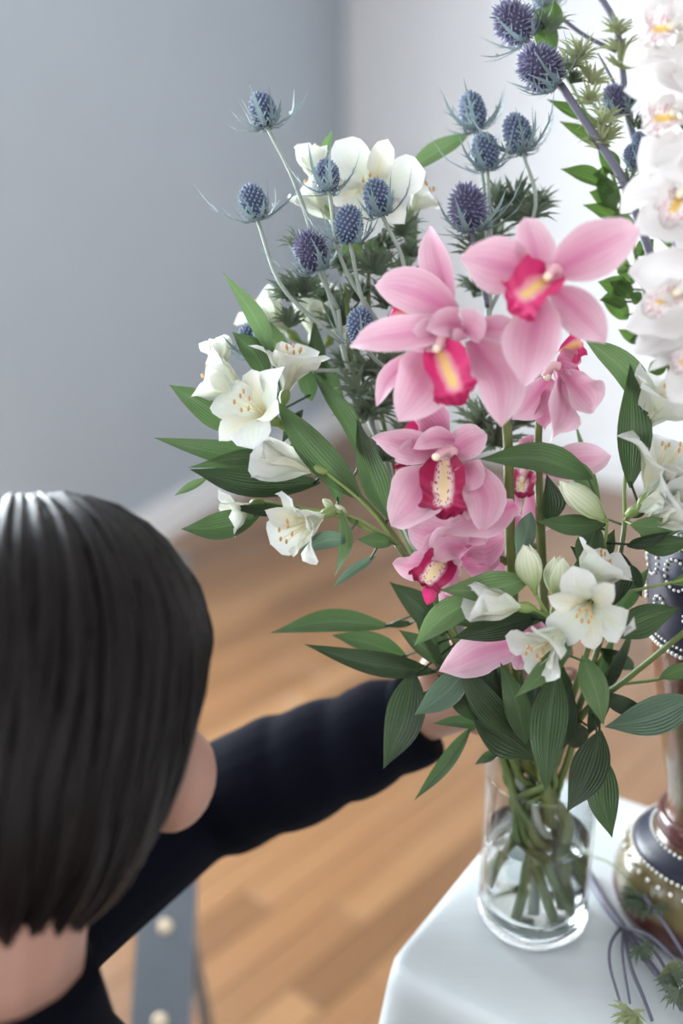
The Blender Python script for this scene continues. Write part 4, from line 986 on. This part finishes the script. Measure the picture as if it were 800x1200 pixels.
orchid(T, (796, 136, .715), (-.5, .1, .9), [(806, 104, .2, 730, 106, 1.0, 46, .3), (800, 86, .2, 738, 70, .4, 34, .3), (790, 168, .2, 748, 206, .8, 42, .25), (806, 130, 0, 876, 120, .4, 50, .25), (806, 160, 0, 840, 220, .4, 46, .25)],
       (794, 138, .4, 750, 150, 1.7, 44), (802, 128, .2, 786, 134, 1.1), attach=(806, 150, .735), **WO)
orchid(T, (800, 236, .71), (-.45, .15, .9), [(784, 210, .2, 725, 248, 1.0, 40, .28), (806, 252, .1, 738, 274, .8, 50, .22), (800, 200, .2, 770, 176, .4, 36, .25), (812, 226, 0, 880, 220, .4, 50, .25), (806, 256, 0, 836, 310, .4, 46, .25)],
       (798, 226, .5, 776, 264, 1.9, 48), (804, 222, .2, 796, 230, 1.4), attach=(811, 250, .735), **WO)
orchid(T, (806, 345, .71), (-.5, .1, .9), [(826, 322, .4, 734, 318, 1.2, 56, .4, -.3), (806, 366, .2, 732, 384, .6, 52, .25), (800, 380, -.2, 742, 414, .4, 40, .25), (816, 340, 0, 880, 330, .4, 50, .25), (812, 370, 0, 846, 430, .4, 46, .25)],
       (800, 342, .6, 750, 366, 1.8, 36), (808, 336, .2, 792, 344, 1.4), attach=(820, 370, .74), **WO)
orchid(T, (816, 420, .715), (-.5, .1, .9), [(806, 400, .2, 742, 405, .6, 36, .3), (806, 404, .6, 758, 434, 1.2, 14, .5), (812, 440, .2, 784, 470, .6, 40, .25), (824, 420, 0, 890, 410, .4, 50, .25)],
       (812, 420, .4, 784, 432, 1.5, 34), None, attach=(830, 430, .75), **WO)

HP = 'holly_stem_purple'
e4 = Thing('sea_holly', 'thick purple-stemmed sea holly with two large fuzzy heads above the white orchids', 'flower stem', OM+Vector((.02, .01, 0)), GR)
stem(e4, [OM+Vector((.02, .01, 0)), OT+Vector((-.02, .0, .01)), P(800, 440, .82), P(768, 320, .82), P(731, 216, .82), P(698, 162, .82), P(656, 99, .82)], .0042, .0032, HP, n=36)
holly_head(e4, (652, 98, .815), (618, 62, .805), 46, 'purple', nb=9, bscale=.75, pale=True)
holly_head(e4, (618, 48, .825), (586, 6, .82), 42, 'purple', attach=(676, 130, .82), via=(640, 80, .83), nb=9, bscale=.75, sm='holly_stem')
for px, py, sz in ((690, 95, 30), (705, 150, 32), (712, 165, 28), (680, 70, 34), (668, 80, 30), (690, 120, 28), (700, 172, 26)): holly_tuft(e4, px, py, .82, sz, 5, HLEAFP)
for px, py, sz in ((640, 35, 30), (735, 225, 30), (668, 95, 24)): holly_tuft(e4, px, py, .825, sz, 4)
e5 = Thing('sea_holly', 'sea holly with slim dark heads half hidden behind the white orchid petals', 'flower stem', OM+Vector((.0, .025, 0)), GR)
stem(e5, [OM+Vector((.0, .025, 0)), OT+Vector((-.01, .02, .01)), P(830, 420, .85), P(790, 280, .85), P(752, 190, .85), P(735, 130, .85), P(722, 34, .85), P(700, -10, .85), P(690, -50, .85)], .0036, .0026, HP, n=40)
holly_head(e5, (726, 136, .845), (712, 92, .845), 28, 'purple', nb=8, sm=HP)
holly_head(e5, (750, 198, .84), (738, 172, .84), 24, 'blue', attach=(752, 210, .85), nb=6, sm=HP, bscale=.7)
holly_head(e5, (760, 178, .845), (750, 164, .845), 20, 'blue', attach=(750, 190, .85), nb=6, sm=HP, bscale=.7)
holly_head(e5, (668, -14, .85), (660, -50, .85), 34, 'blue', attach=(700, -10, .85), nb=9, bscale=1.1, sm=HP)
holly_head(e5, (640, 8, .86), (632, -30, .86), 30, 'blue', attach=(722, 60, .85), nb=8, sm=HP)
for px, py, sz in ((724, 40, 32), (726, 62, 30), (730, 78, 26), (738, 120, 26), (745, 150, 22)): holly_tuft(e5, px, py, .845, sz, 4, HLEAFP if py < 90 else HLEAF)
stem(e5, [P(735, 130, .85), P(712, 84, .85), P(700, 62, .85)], .002, .0006, HP, 'stem_branch', 7, 5)
ru = Thing('ruscus_sprig', 'green ruscus sprig with glossy pointed leaves between sea holly and white orchids', 'foliage', OM+Vector((-.02, .02, 0)), GR)
stem(ru, [OM+Vector((-.02, .02, 0)), OT+Vector((-.03, .015, .01)), P(800, 470, .86), P(772, 400, .86), P(752, 330, .86), P(734, 260, .86), P(712, 190, .86), P(690, 140, .872), P(650, 60, .885), P(636, 4, .89)], .0022, .0012, 'green_stem', n=50)
for a in ((715, 220, 656, 198, 26), (722, 238, 690, 225, 24), (732, 262, 682, 240, 26), (722, 205, 700, 172, 24), (705, 205, 722, 250, 28), (742, 258, 712, 262, 36), (715, 172, 655, 142, 20), (700, 145, 640, 116, 18), (712, 200, 694, 205, 14),
          (738, 340, 700, 330, 26), (734, 355, 702, 352, 26), (742, 350, 712, 328, 20), (738, 312, 718, 306, 24), (744, 330, 722, 318, 20), (736, 374, 704, 350, 24), (750, 402, 724, 386, 16), (756, 400, 736, 400, 16), (750, 355, 736, 345, 16),
          (640, 40, 650, 0, 30), (648, 66, 632, 10, 28), (662, 90, 640, 58, 20), (640, 46, 624, 14, 20), (760, 436, 780, 420, 20), (748, 300, 766, 280, 22), (770, 240, 790, 290, 24)):
    Lf(a[0], a[1], a[2], a[3], a[4], .855, .85, R(-.4, .4), R(-2, 2), 'ruscus', T=ru, cup=.25, maxpet=.08)

# ============================================================ CUT SEA HOLLY LYING ON THE CLOTH
def tq(px, py, h, gap=.0045):
    """point at height h over the cloth; where the ornate vase stands there, in front of its belly"""
    while True:
        q = onplane(px, py, TH+h); d = Vector((q.x-OC.x, q.y-OC.y)).length
        if h > .2 or d > orad(max(.001, h)) + gap: return q
        h += .001
e6 = Thing('sea_holly_offcut', 'cut sea holly stem with wilting branches lying on the white tablecloth', 'flower stem', tq(690, 1027, .002))
stem(e6, [tq(686, 1018, .0056), tq(706, 1054, .0054), tq(729, 1086, .006), tq(752, 1118, .012), tq(790, 1168, .012), tq(815, 1200, .006)], .0042, .0026, HP, n=24)
for pts, r in (([(727, 1086, .007), (715, 1106, .022), (714, 1130, .02), (722, 1160, .012), (730, 1186, .004)], .0016), ([(730, 1088, .007), (729, 1120, .018), (738, 1176, .008)], .0015),
               ([(732, 1094, .008), (738, 1130, .016), (752, 1165, .01), (764, 1196, .004)], .0020), ([(734, 1088, .008), (760, 1096, .03), (786, 1120, .03), (815, 1150, .02)], .0022),
               ([(736, 1092, .008), (770, 1120, .022), (800, 1180, .01)], .0018), ([(690, 1003, .02), (712, 1010, .03), (735, 1030, .035), (745, 1045, .03)], .0011), ([(754, 1050, .03), (780, 1085, .03), (806, 1128, .02)], .0022)):
    stem(e6, [tq(*p, gap=.009) for p in pts], r, r*.75, HP if r > .0012 else 'green_stem', 'stem_branch', 14, 6)
def hl(px, py, h, d, s, m=HLEAF): holly_leaf(e6, px, py, (tq(px, py, h)-Vector((0, 0, CAM_H))).dot(Vector((0, CP, -SP))), d, s, m, toward=.1)
for k, (px, py, s) in enumerate(((752, 1050, 34), (756, 1052, 30), (748, 1048, 28), (782, 1130, 34), (786, 1140, 30), (740, 1184, 32), (746, 1190, 30), (796, 1160, 32), (768, 1060, 28), (750, 1110, 24))):
    for j in range(3): hl(px, py, .03, (math.cos(k*1.3+j*1.1+.8), abs(math.sin(k*1.3+j*1.1+.8))*.8+.2), s, HLEAF if k not in (3, 5, 6) else HLEAFP)

# ============================================================ PERSON (kneeling, seen from behind, reaching to the bouquet)
m, nt, b, out = nodes_of('skin')
f = noisetex(nt, coords(nt), 40, 4); setc(nt, b, mixc(nt, f, (0.33, 0.17, 0.125), (0.42, 0.23, 0.17)))
b.inputs['Roughness'].default_value = 0.5; b.inputs['Subsurface Weight'].default_value = 0.15; b.inputs['Subsurface Radius'].default_value = (.01, .004, .002); b.inputs['Subsurface Scale'].default_value = 0.5
m, nt, b, out = nodes_of('navy_knit')
wvn = N(nt, 'ShaderNodeTexWave'); wvn.inputs['Scale'].default_value = 230; wvn.inputs['Distortion'].default_value = 3.0; wvn.inputs['Detail'].default_value = 2
nt.links.new(coords(nt), wvn.inputs['Vector'])
f = noisetex(nt, coords(nt), 300, 2); setc(nt, b, mixc(nt, f, (0.0022, 0.0025, 0.0052), (0.0050, 0.0056, 0.0105)))
b.inputs['Roughness'].default_value = 0.95; b.inputs['Sheen Weight'].default_value = 0.012; b.inputs['Sheen Roughness'].default_value = 0.5; b.inputs['Specular IOR Level'].default_value = 0.04
bump(nt, mathn(nt, 'ADD', wvn.outputs['Fac'], f), b, 0.35, 0.0008)
plain('trousers', (0.03, 0.03, 0.035), 0.85, nscale=200, spec=.2)
plain('shoe', (0.02, 0.02, 0.02), 0.5)
m, nt, b, out = nodes_of('dark_hair')
u, v, uv = uvsep(nt); mp = nt.nodes.new('ShaderNodeMapping'); mp.inputs['Scale'].default_value = (6, .7, 1); nt.links.new(uv, mp.inputs[0])
oi = noisetex(nt, mp.outputs[0], 6, 5, .7)
setc(nt, b, mixc(nt, oi, (0.0025, 0.0020, 0.0024), (0.011, 0.0075, 0.0078))); b.inputs['Roughness'].default_value = 0.37; b.inputs['Specular IOR Level'].default_value = 0.17
b.inputs['Anisotropic'].default_value = 0.5
bump(nt, oi, b, .3, .002)
plain('eye_white', (.8, .78, .75), .2); plain('lips', (.45, .16, .15), .4)

HC = P(74, 826, .66)                                   # centre of the head
dh = Vector((.78, .62, 0)).normalized(); hd = Vector((.44, .90, 0)).normalized(); fwd = (hd*.88 + Vector((0, 0, -.47))).normalized()
rgt = fwd.cross(Vector((0, 0, 1))).normalized(); upv = rgt.cross(fwd).normalized()
HM = Matrix((rgt, fwd, upv)).transposed()
def hp(x, y, z): return HC + HM @ Vector((x, y, z))
NB = Vector((-.205, .495, .872))                       # base of the neck
latL = Vector((-dh.y, dh.x, 0))
SHL = NB + latL*.165 + Vector((0, 0, -.085)); SHR = NB - latL*.165 + Vector((0, 0, -.085)) - dh*.01
HIP = NB - dh*.24 + Vector((0, 0, -.405)); 
ELL = P(232, 946, 1.0)
ELR = SHR + Vector((.02, .05, -.27)); WRR = ELR + dh*.05 + latL*.07 + Vector((0, 0, -.22))
KNL = Vector((HIP.x, HIP.y, .075)) + dh*.14 + latL*.09; KNR = Vector((HIP.x, HIP.y, .075)) + dh*.14 - latL*.09
HPL = HIP + latL*.085; HPR = HIP - latL*.085
ANL = KNL - dh*.40 + Vector((0, 0, -.025)); ANR = KNR - dh*.40 + Vector((0, 0, -.025))
PR = Thing('person', 'person with short dark hair in a navy knit sweater reaching into the bouquet', 'person', Vector((HIP.x, HIP.y, 0)))
def remesh(o, vox, sm=6):
    r = o.modifiers.new('remesh', 'REMESH'); r.mode = 'VOXEL'; r.voxel_size = vox; r.use_smooth_shade = True
    s = o.modifiers.new('smooth', 'SMOOTH'); s.factor = .5; s.iterations = sm; return o
def limb(q, pts, rads, sides=14):
    n = 8*(len(pts)-1)+1
    def rf(a):
        x = a*(len(rads)-1); k = min(int(x), len(rads)-2); return rads[k]+(rads[k+1]-rads[k])*(x-k)
    q.tube(pts, .1, None, sides, n, True, rf); q.ellipsoid(pts[0], rads[0], rads[0], rads[0], 12, 8); q.ellipsoid(pts[-1], rads[-1], rads[-1], rads[-1], 12, 8)
bq = MB()
bq.ellipsoid(hp(0, -.008, .018), .074, .094, .098, 24, 16, HM)              # cranium
bq.ellipsoid(hp(0, .030, -.045), .060, .066, .075, 20, 14, HM)             # face
bq.ellipsoid(hp(0, .050, -.098), .034, .034, .026, 14, 10, HM)             # chin
for s in (-1, 1):
    bq.ellipsoid(hp(s*.058, .060, -.036),   .028, .030, .036, 12, 8, HM)     # cheek
    bq.ellipsoid(hp(s*.030, .083, .008), .026, .012, .008, 10, 6, HM)      # brow
    bq.ellipsoid(hp(s*.078, -.004, -.022), .007, .017, .031, 12, 8, HM)    # ear
    bq.ellipsoid(hp(s*.079, .000, -.048), .006, .009, .010, 10, 6, HM)
bq.tube([hp(0, .090, .0), hp(0, .104, -.022), hp(0, .110, -.036)], .007, .011, 10, 9); bq.ellipsoid(hp(0, .104, -.038), .015, .012, .009, 10, 6, HM)
limb(bq, [hp(0, -.025, -.06), hp(0, -.04, -.11).lerp(NB, .5), NB + Vector((0, 0, -.03))], [.056, .054, .062])
limb(bq, [NB + Vector((0, 0, -.07)) - dh*.01, NB.lerp(HIP, .4), HIP], [.095, .115, .125])
for s, S, E, W in ((1, SHL, ELL, WRL), (-1, SHR, ELR, WRR)):
    limb(bq, [NB + Vector((0, 0, -.06)), S], [.06, .052]); limb(bq, [S, S.lerp(E, .5), E], [.052, .044, .038]); limb(bq, [E, E.lerp(W, .4), W], [.038, .038, .025])
for Hh, Kk, A in ((HPL, KNL, ANL), (HPR, KNR, ANR)):
    limb(bq, [Hh, Hh.lerp(Kk, .5), Kk], [.085, .072, .055]); limb(bq, [Kk, Kk.lerp(A, .4), A], [.052, .050, .036]); limb(bq, [A, A - dh*.13 + Vector((0, 0, -.012))], [.035, .028])
# hands
def hand(q, W, D, Nn, curl, side):
    """W wrist, D direction of the palm, Nn palm normal (fingers curl towards it)"""
    D = D.normalized(); Nn = (Nn - D*Nn.dot(D)).normalized(); X = D.cross(Nn)*side
    q.tube([W, W+D*.03, W+D*.075, W+D*.085], .02, .02, 12, 11, True, lambda a: .0225+.006*math.sin(math.pi*min(a*1.1, 1)))
    for k, (x, L, r) in enumerate(((-.030, .066, .0082), (-.010, .076, .0088), (.011, .072, .0086), (.030, .056, .0076))):
        q.ellipsoid(W+D*.055+X*x*.9, .014, .014, .014, 10, 6)
        p = [W+D*.045+X*x*.8, W+D*.088+X*x]; a = .25; seg = [L*.46, L*.32, L*.24]
        for sg in seg:
            a += curl; p.append(p[-1] + (D*math.cos(a) + Nn*math.sin(a))*sg)
        q.tube(p, r*1.15, r*.82, 9, 17); q.ellipsoid(p[-1], r*.84, r*.84, r*.84, 8, 6)
    t0 = W+D*.02+X*-.022; p = [t0, t0+D*.025-X*.022+Nn*.010, t0+D*.050-X*.026+Nn*.026, t0+D*.068-X*.018+Nn*.042]
    q.tube(p, .0125, .0085, 9, 13); q.ellipsoid(p[-1], .0088, .0088, .0088, 8, 6)
hand(bq, *HAND_L)
hand(bq, WRR, dh*.3 + latL*.3 + Vector((0, 0, -.8)), latL*1.0, .18, -1)
body = remesh(bq.build('body', 'skin', PR), .0036, 8)
# face details
for s in (-1, 1):
    e = MB(); e.ellipsoid(hp(s*.031, .084, -.008), .012, .010, .008, 12, 8, HM); eo = e.build('eye', 'eye_white', PR)
    e = MB(); e.ellipsoid(hp(s*.031, .0925, -.009), .0048, .003, .0048, 10, 6, HM); e.build('iris', 'shoe', PR, eo)
e = MB(); e.ellipsoid(hp(0, .090, -.070), .021, .009, .006, 14, 8, HM); e.build('mouth', 'lips', PR)
# sweater
sq = MB()
limb(sq, [NB + Vector((0, 0, -.062)) - dh*.012, NB.lerp(HIP, .4)-dh*.005, HIP], [.098, .128, .140], 20)
for S, E, W, k in ((SHL, ELL, WRL, 0), (SHR, ELR, WRR, 1)):
    limb(sq, [NB + Vector((0, 0, -.070)), S], [.070, .066], 16)
    limb(sq, [S, S.lerp(E, .5), E], [.064, .057, .052], 16)
    d = W-E; nn = 14; rr_ = []
    base = [.052, .053, .054, .055, .055, .055, .053, .052, .050, .048, .046, .044, .042, .041]
    rr_ = [r + (.0016 if i in (2, 5, 6, 10) else -.0012 if i in (4, 8) else 0) for i, r in enumerate(base)]
    pts = [E.lerp(W, i/13*.99) + Vector((0, 0, .004*math.sin(i*1.9))) + latL*.003*math.cos(i*2.3) for i in range(14)]
    if k == 1: rr_ = [r*.88 for r in rr_]
    sq.tube(pts, .05, None, 18, 40, True, lambda a, rr_=rr_: rr_[min(13, int(a*13))] + (rr_[min(13, int(a*13)+1)]-rr_[min(13, int(a*13))])*(a*13-int(a*13)))
sw = remesh(sq.build('sweater', 'navy_knit', PR), .0045, 4)
for W, E in ((WRL, ELL), (WRR, ELR)):
    d = (W-E).normalized(); c = MB(); c.tube([W-d*.055, W-d*.03, W-d*.002], .0415, .039, 24, 9, True, lambda a: (.043 if W is WRL else .038)-.004*a); c.build('cuff', 'navy_knit', PR, sw)
ND = (hp(0, -.03, -.10)-NB).normalized(); c = MB()
NC = NB - dh*.026 + Vector((0, 0, .030)); c.tube([NC - ND*.045, NC - ND*.02 , NC + ND*.030], .085, .066, 28, 9, True, lambda a: .100-.020*a); c.build('collar', 'navy_knit', PR, sw)
tq_ = MB()
for Hh, Kk, A in ((HPL, KNL, ANL), (HPR, KNR, ANR)):
    limb(tq_, [Hh, Hh.lerp(Kk, .5), Kk], [.10, .088, .068]); limb(tq_, [Kk, Kk.lerp(A, .4), A], [.066, .064, .05])
limb(tq_, [HIP + Vector((0, 0, .04)), HIP + Vector((0, 0, -.03))], [.128, .125]); remesh(tq_.build('trousers', 'trousers', PR), .006, 4)
for A in (ANL, ANR):
    c = MB(); Mf = Matrix((latL, -dh, Vector((0, 0, 1)))).transposed(); c.ellipsoid(A - dh*.06 + Vector((0, 0, -.006)), .042, .135, .042, 16, 10, Mf); c.build('shoe', 'shoe', PR)
# hair: shell plus combed locks from the crown
hq = MB(); CRN = Vector((.0, -.045, .10))
def hsurf(th, ph, off=0.0):
    """th from the crown downwards, ph around; returns a point on the hair surface (head space)"""
    X = math.sin(th)*math.sin(ph); Y = -math.sin(th)*math.cos(ph); Z = math.cos(th)      # ph = 0 is the back
    rx, ry, rz = .086+off, .108+off, .118+off
    if Z < 0: rz = .202+off; k = -Z; X, Y = X*(1+.10*k), Y*(1+.08*k)
    neck = 1.0
    if Z < -.5: neck = 1.0 - .42*((-Z-.5)/.5)
    v = Vector((X*rx*neck, Y*ry*neck, Z*rz)); v = Matrix.Rotation(-.55*max(0., 1-th/1.75), 3, 'Y') @ v        # parting lies on the person's left
    return v + Vector((0, -.010, .016))
def thmax(ph):
    """how far down the hair reaches: nape at the back, over the ears, fringe in front"""
    a = abs((ph+math.pi) % (2*math.pi)-math.pi)/math.pi                                   # 0 back .. 1 front
    if a < .50: return math.radians(142 + 4*a)
    if a < .64: return math.radians(144 - (a-.50)/.14*54)
    return math.radians(90 - (a-.64)/.36*20)
NPH = 72; rows = []
for i in range(25):
    row = []
    for j in range(NPH):
        ph = 2*math.pi*j/NPH; th = thmax(ph)*.94*i/24
        p = hsurf(th, ph, -.004 - (.010 if i == 24 else 0)); row.append(hp(*p))
    rows.append(row)
hq.grid(rows, [[(j/NPH*8, i/24) for j in range(NPH)] for i in range(25)], True)
rnd = random.Random(3)
for k in range(900):
    ph = rnd.uniform(0, 2*math.pi); tm = thmax(ph)*rnd.uniform(.82, 1.04); t0 = rnd.choice((.02, .15, .35, .6))*tm; sw_ = rnd.uniform(.10, .34); o0 = rnd.uniform(-.004, .0035)
    pts = []
    for i in range(7):
        a = i/6; th = t0+(tm-t0)*a
        pts.append(hp(*hsurf(th, ph + sw_*(a-.5)*math.sin(th), o0 + .003*math.sin(3.1*a)*rnd.uniform(0, 1) - (.006*a**4))))
    wd = rnd.uniform(.0025, .0055); u0 = rnd.uniform(0, 40)
    b0 = len(hq.uv); hq.tube(pts, wd, wd, 5, 12, False, lambda a: wd*(.25+.75*math.sin(math.pi*min(1, .12+.80*a))))
    hq.uv[b0:] = [(u0+x*.3, y) for x, y in hq.uv[b0:]]
hq.build('hair', 'dark_hair', PR)

# ============================================================ GREY STEP STOOL
plain('grey_paint', (0.115, 0.130, 0.150), 0.5, nscale=12); plain('brass', (0.62, 0.50, 0.36), 0.4, .3)
ra = P(195, 1085, 1.32); rb = P(189, 1195, 1.285)      # two points on the middle of its rail
rd = (ra-rb).normalized(); top = ra + rd*((0.53-ra.z)/rd.z); bot = ra + rd*((0.008-ra.z)/rd.z)
side = CV(-1, 0, 0); side = (side - rd*side.dot(rd)).normalized(); nor = rd.cross(side).normalized()
if nor.dot(TOWARD) < 0: nor = -nor
back = Vector((-nor.x, -nor.y, 0)).normalized()
SS = Thing('step_stool', 'dark grey metal step stool with brass rivets on its rails, beyond the person', 'stool', bot + side*.17)
MS = Matrix((side, nor, rd)).transposed(); RW = .074
for k in (0, .36):
    q = MB(); q.box((top+bot)/2 + side*k, RW, .018, (top-bot).length, MS); ro = q.build('rail', 'grey_paint', SS, smooth=False)
    for pt in (ra, rb, ra + (ra-rb)*1.0, rb-(ra-rb)*1.0, rb-(ra-rb)*2.0):
        if .03 < pt.z < .5:
            q = MB(); Mr = MS.to_4x4(); q.ellipsoid(pt + side*k + nor*.010, .010, .004, .010, 12, 6, MS); q.build('rivet', 'brass', SS, ro)
    q = MB(); bt = top + side*k + back*.02; bf = Vector((bt.x, bt.y, .008)) + back*.20 + side*0
    q.tube([bt - Vector((0, 0, .02)), bt.lerp(bf, .5), bf], .011, .011, 10, 7); q.build('leg', 'grey_paint', SS)
for h, dpt in ((.515, .20), (.27, .14)):
    c = bot + rd*((h-bot.z)/rd.z) + side*.18 + back*(dpt/2+.01); Mz = Matrix((Vector((side.x, side.y, 0)).normalized(), back, Vector((0, 0, 1)))).transposed()
    q = MB(); q.box(c, .36-RW, dpt, .022, Mz); q.build('step', 'grey_paint', SS, smooth=False)

# ============================================================ leaves and bracts bend out of the way of their neighbours
from mathutils.bvhtree import BVHTree
bpy.context.view_layer.update()
class Item:
    def __init__(s, o, root):
        s.o, s.root = o, root; s.polys = [tuple(q.vertices) for q in o.data.polygons]; s.loc = [v.co.copy() for v in o.data.vertices]; s.set(o.matrix_world.copy())
    def at(s, M):
        vs = [M @ v for v in s.loc]; return vs, [min(v[i] for v in vs) for i in range(3)], [max(v[i] for v in vs) for i in range(3)]
    def set(s, M): s.M = M; s.vs, s.lo, s.hi = s.at(M); s.t = BVHTree.FromPolygons(s.vs, s.polys)
ITEMS = []
PLANTS = ('alstroemeria', 'sea_holly', 'pink_orchid', 'white_orchid', 'ruscus')
for o in bpy.data.objects:
    if o.type != 'MESH': continue
    r = o
    while r.parent: r = r.parent
    if (r.name.startswith(PLANTS) or r.name.startswith(('person', 'ornate_vase', 'glass_vase'))) and not o.name.startswith(('water', 'hair', 'trousers', 'shoe', 'eye', 'iris', 'mouth', 'bead')): ITEMS.append(Item(o, r))
def hits(it, vs, lo, hi, t):
    n = 0
    for b in ITEMS:
        if b.root is it.root or any(lo[i] > b.hi[i] or b.lo[i] > hi[i] for i in range(3)): continue
        n += len(t.overlap(b.t))
    return n
def settle():
    left = 0
    for it in ITEMS:
        nm = it.o.name
        if not (nm.startswith(('leaf', 'bract')) and it.root.name.startswith(PLANTS)): continue
        h0 = hits(it, it.vs, it.lo, it.hi, it.t)
        if not h0: continue
        bract = nm.startswith('bract'); piv = it.M.translation.copy() if nm not in PIV else PIV[nm]
        cen = sum(it.vs, Vector())/len(it.vs); d = (cen-piv).normalized()
        ax1 = d.cross(TOWARD).normalized(); ax2 = TOWARD; up = it.o.parent.matrix_world.to_3x3().col[2].normalized() if bract else None
        cands = [(a, ax) for a in (.12, -.12, .25, -.25, .4, -.4, .6, -.6, .8, -.8) for ax in ((up, ax1) if bract else (ax1, ax2, d))]
        best = (h0, None)
        for sc in (1.0, .8):
            for a, ax in cands:
                M = Matrix.Translation(piv) @ Matrix.Rotation(a, 4, ax) @ Matrix.Scale(sc, 4) @ Matrix.Translation(-piv) @ it.M
                vs, lo, hi = it.at(M); n = hits(it, vs, lo, hi, BVHTree.FromPolygons(vs, it.polys))
                if n < best[0]: best = (n, M)
                if not n: break
            if not best[0]: break
        if best[1] is not None: it.set(best[1]); it.o.matrix_local = it.o.parent.matrix_world.inverted() @ best[1]
        left += best[0] > 0
    return left
for k in range(2):
    if not settle(): break
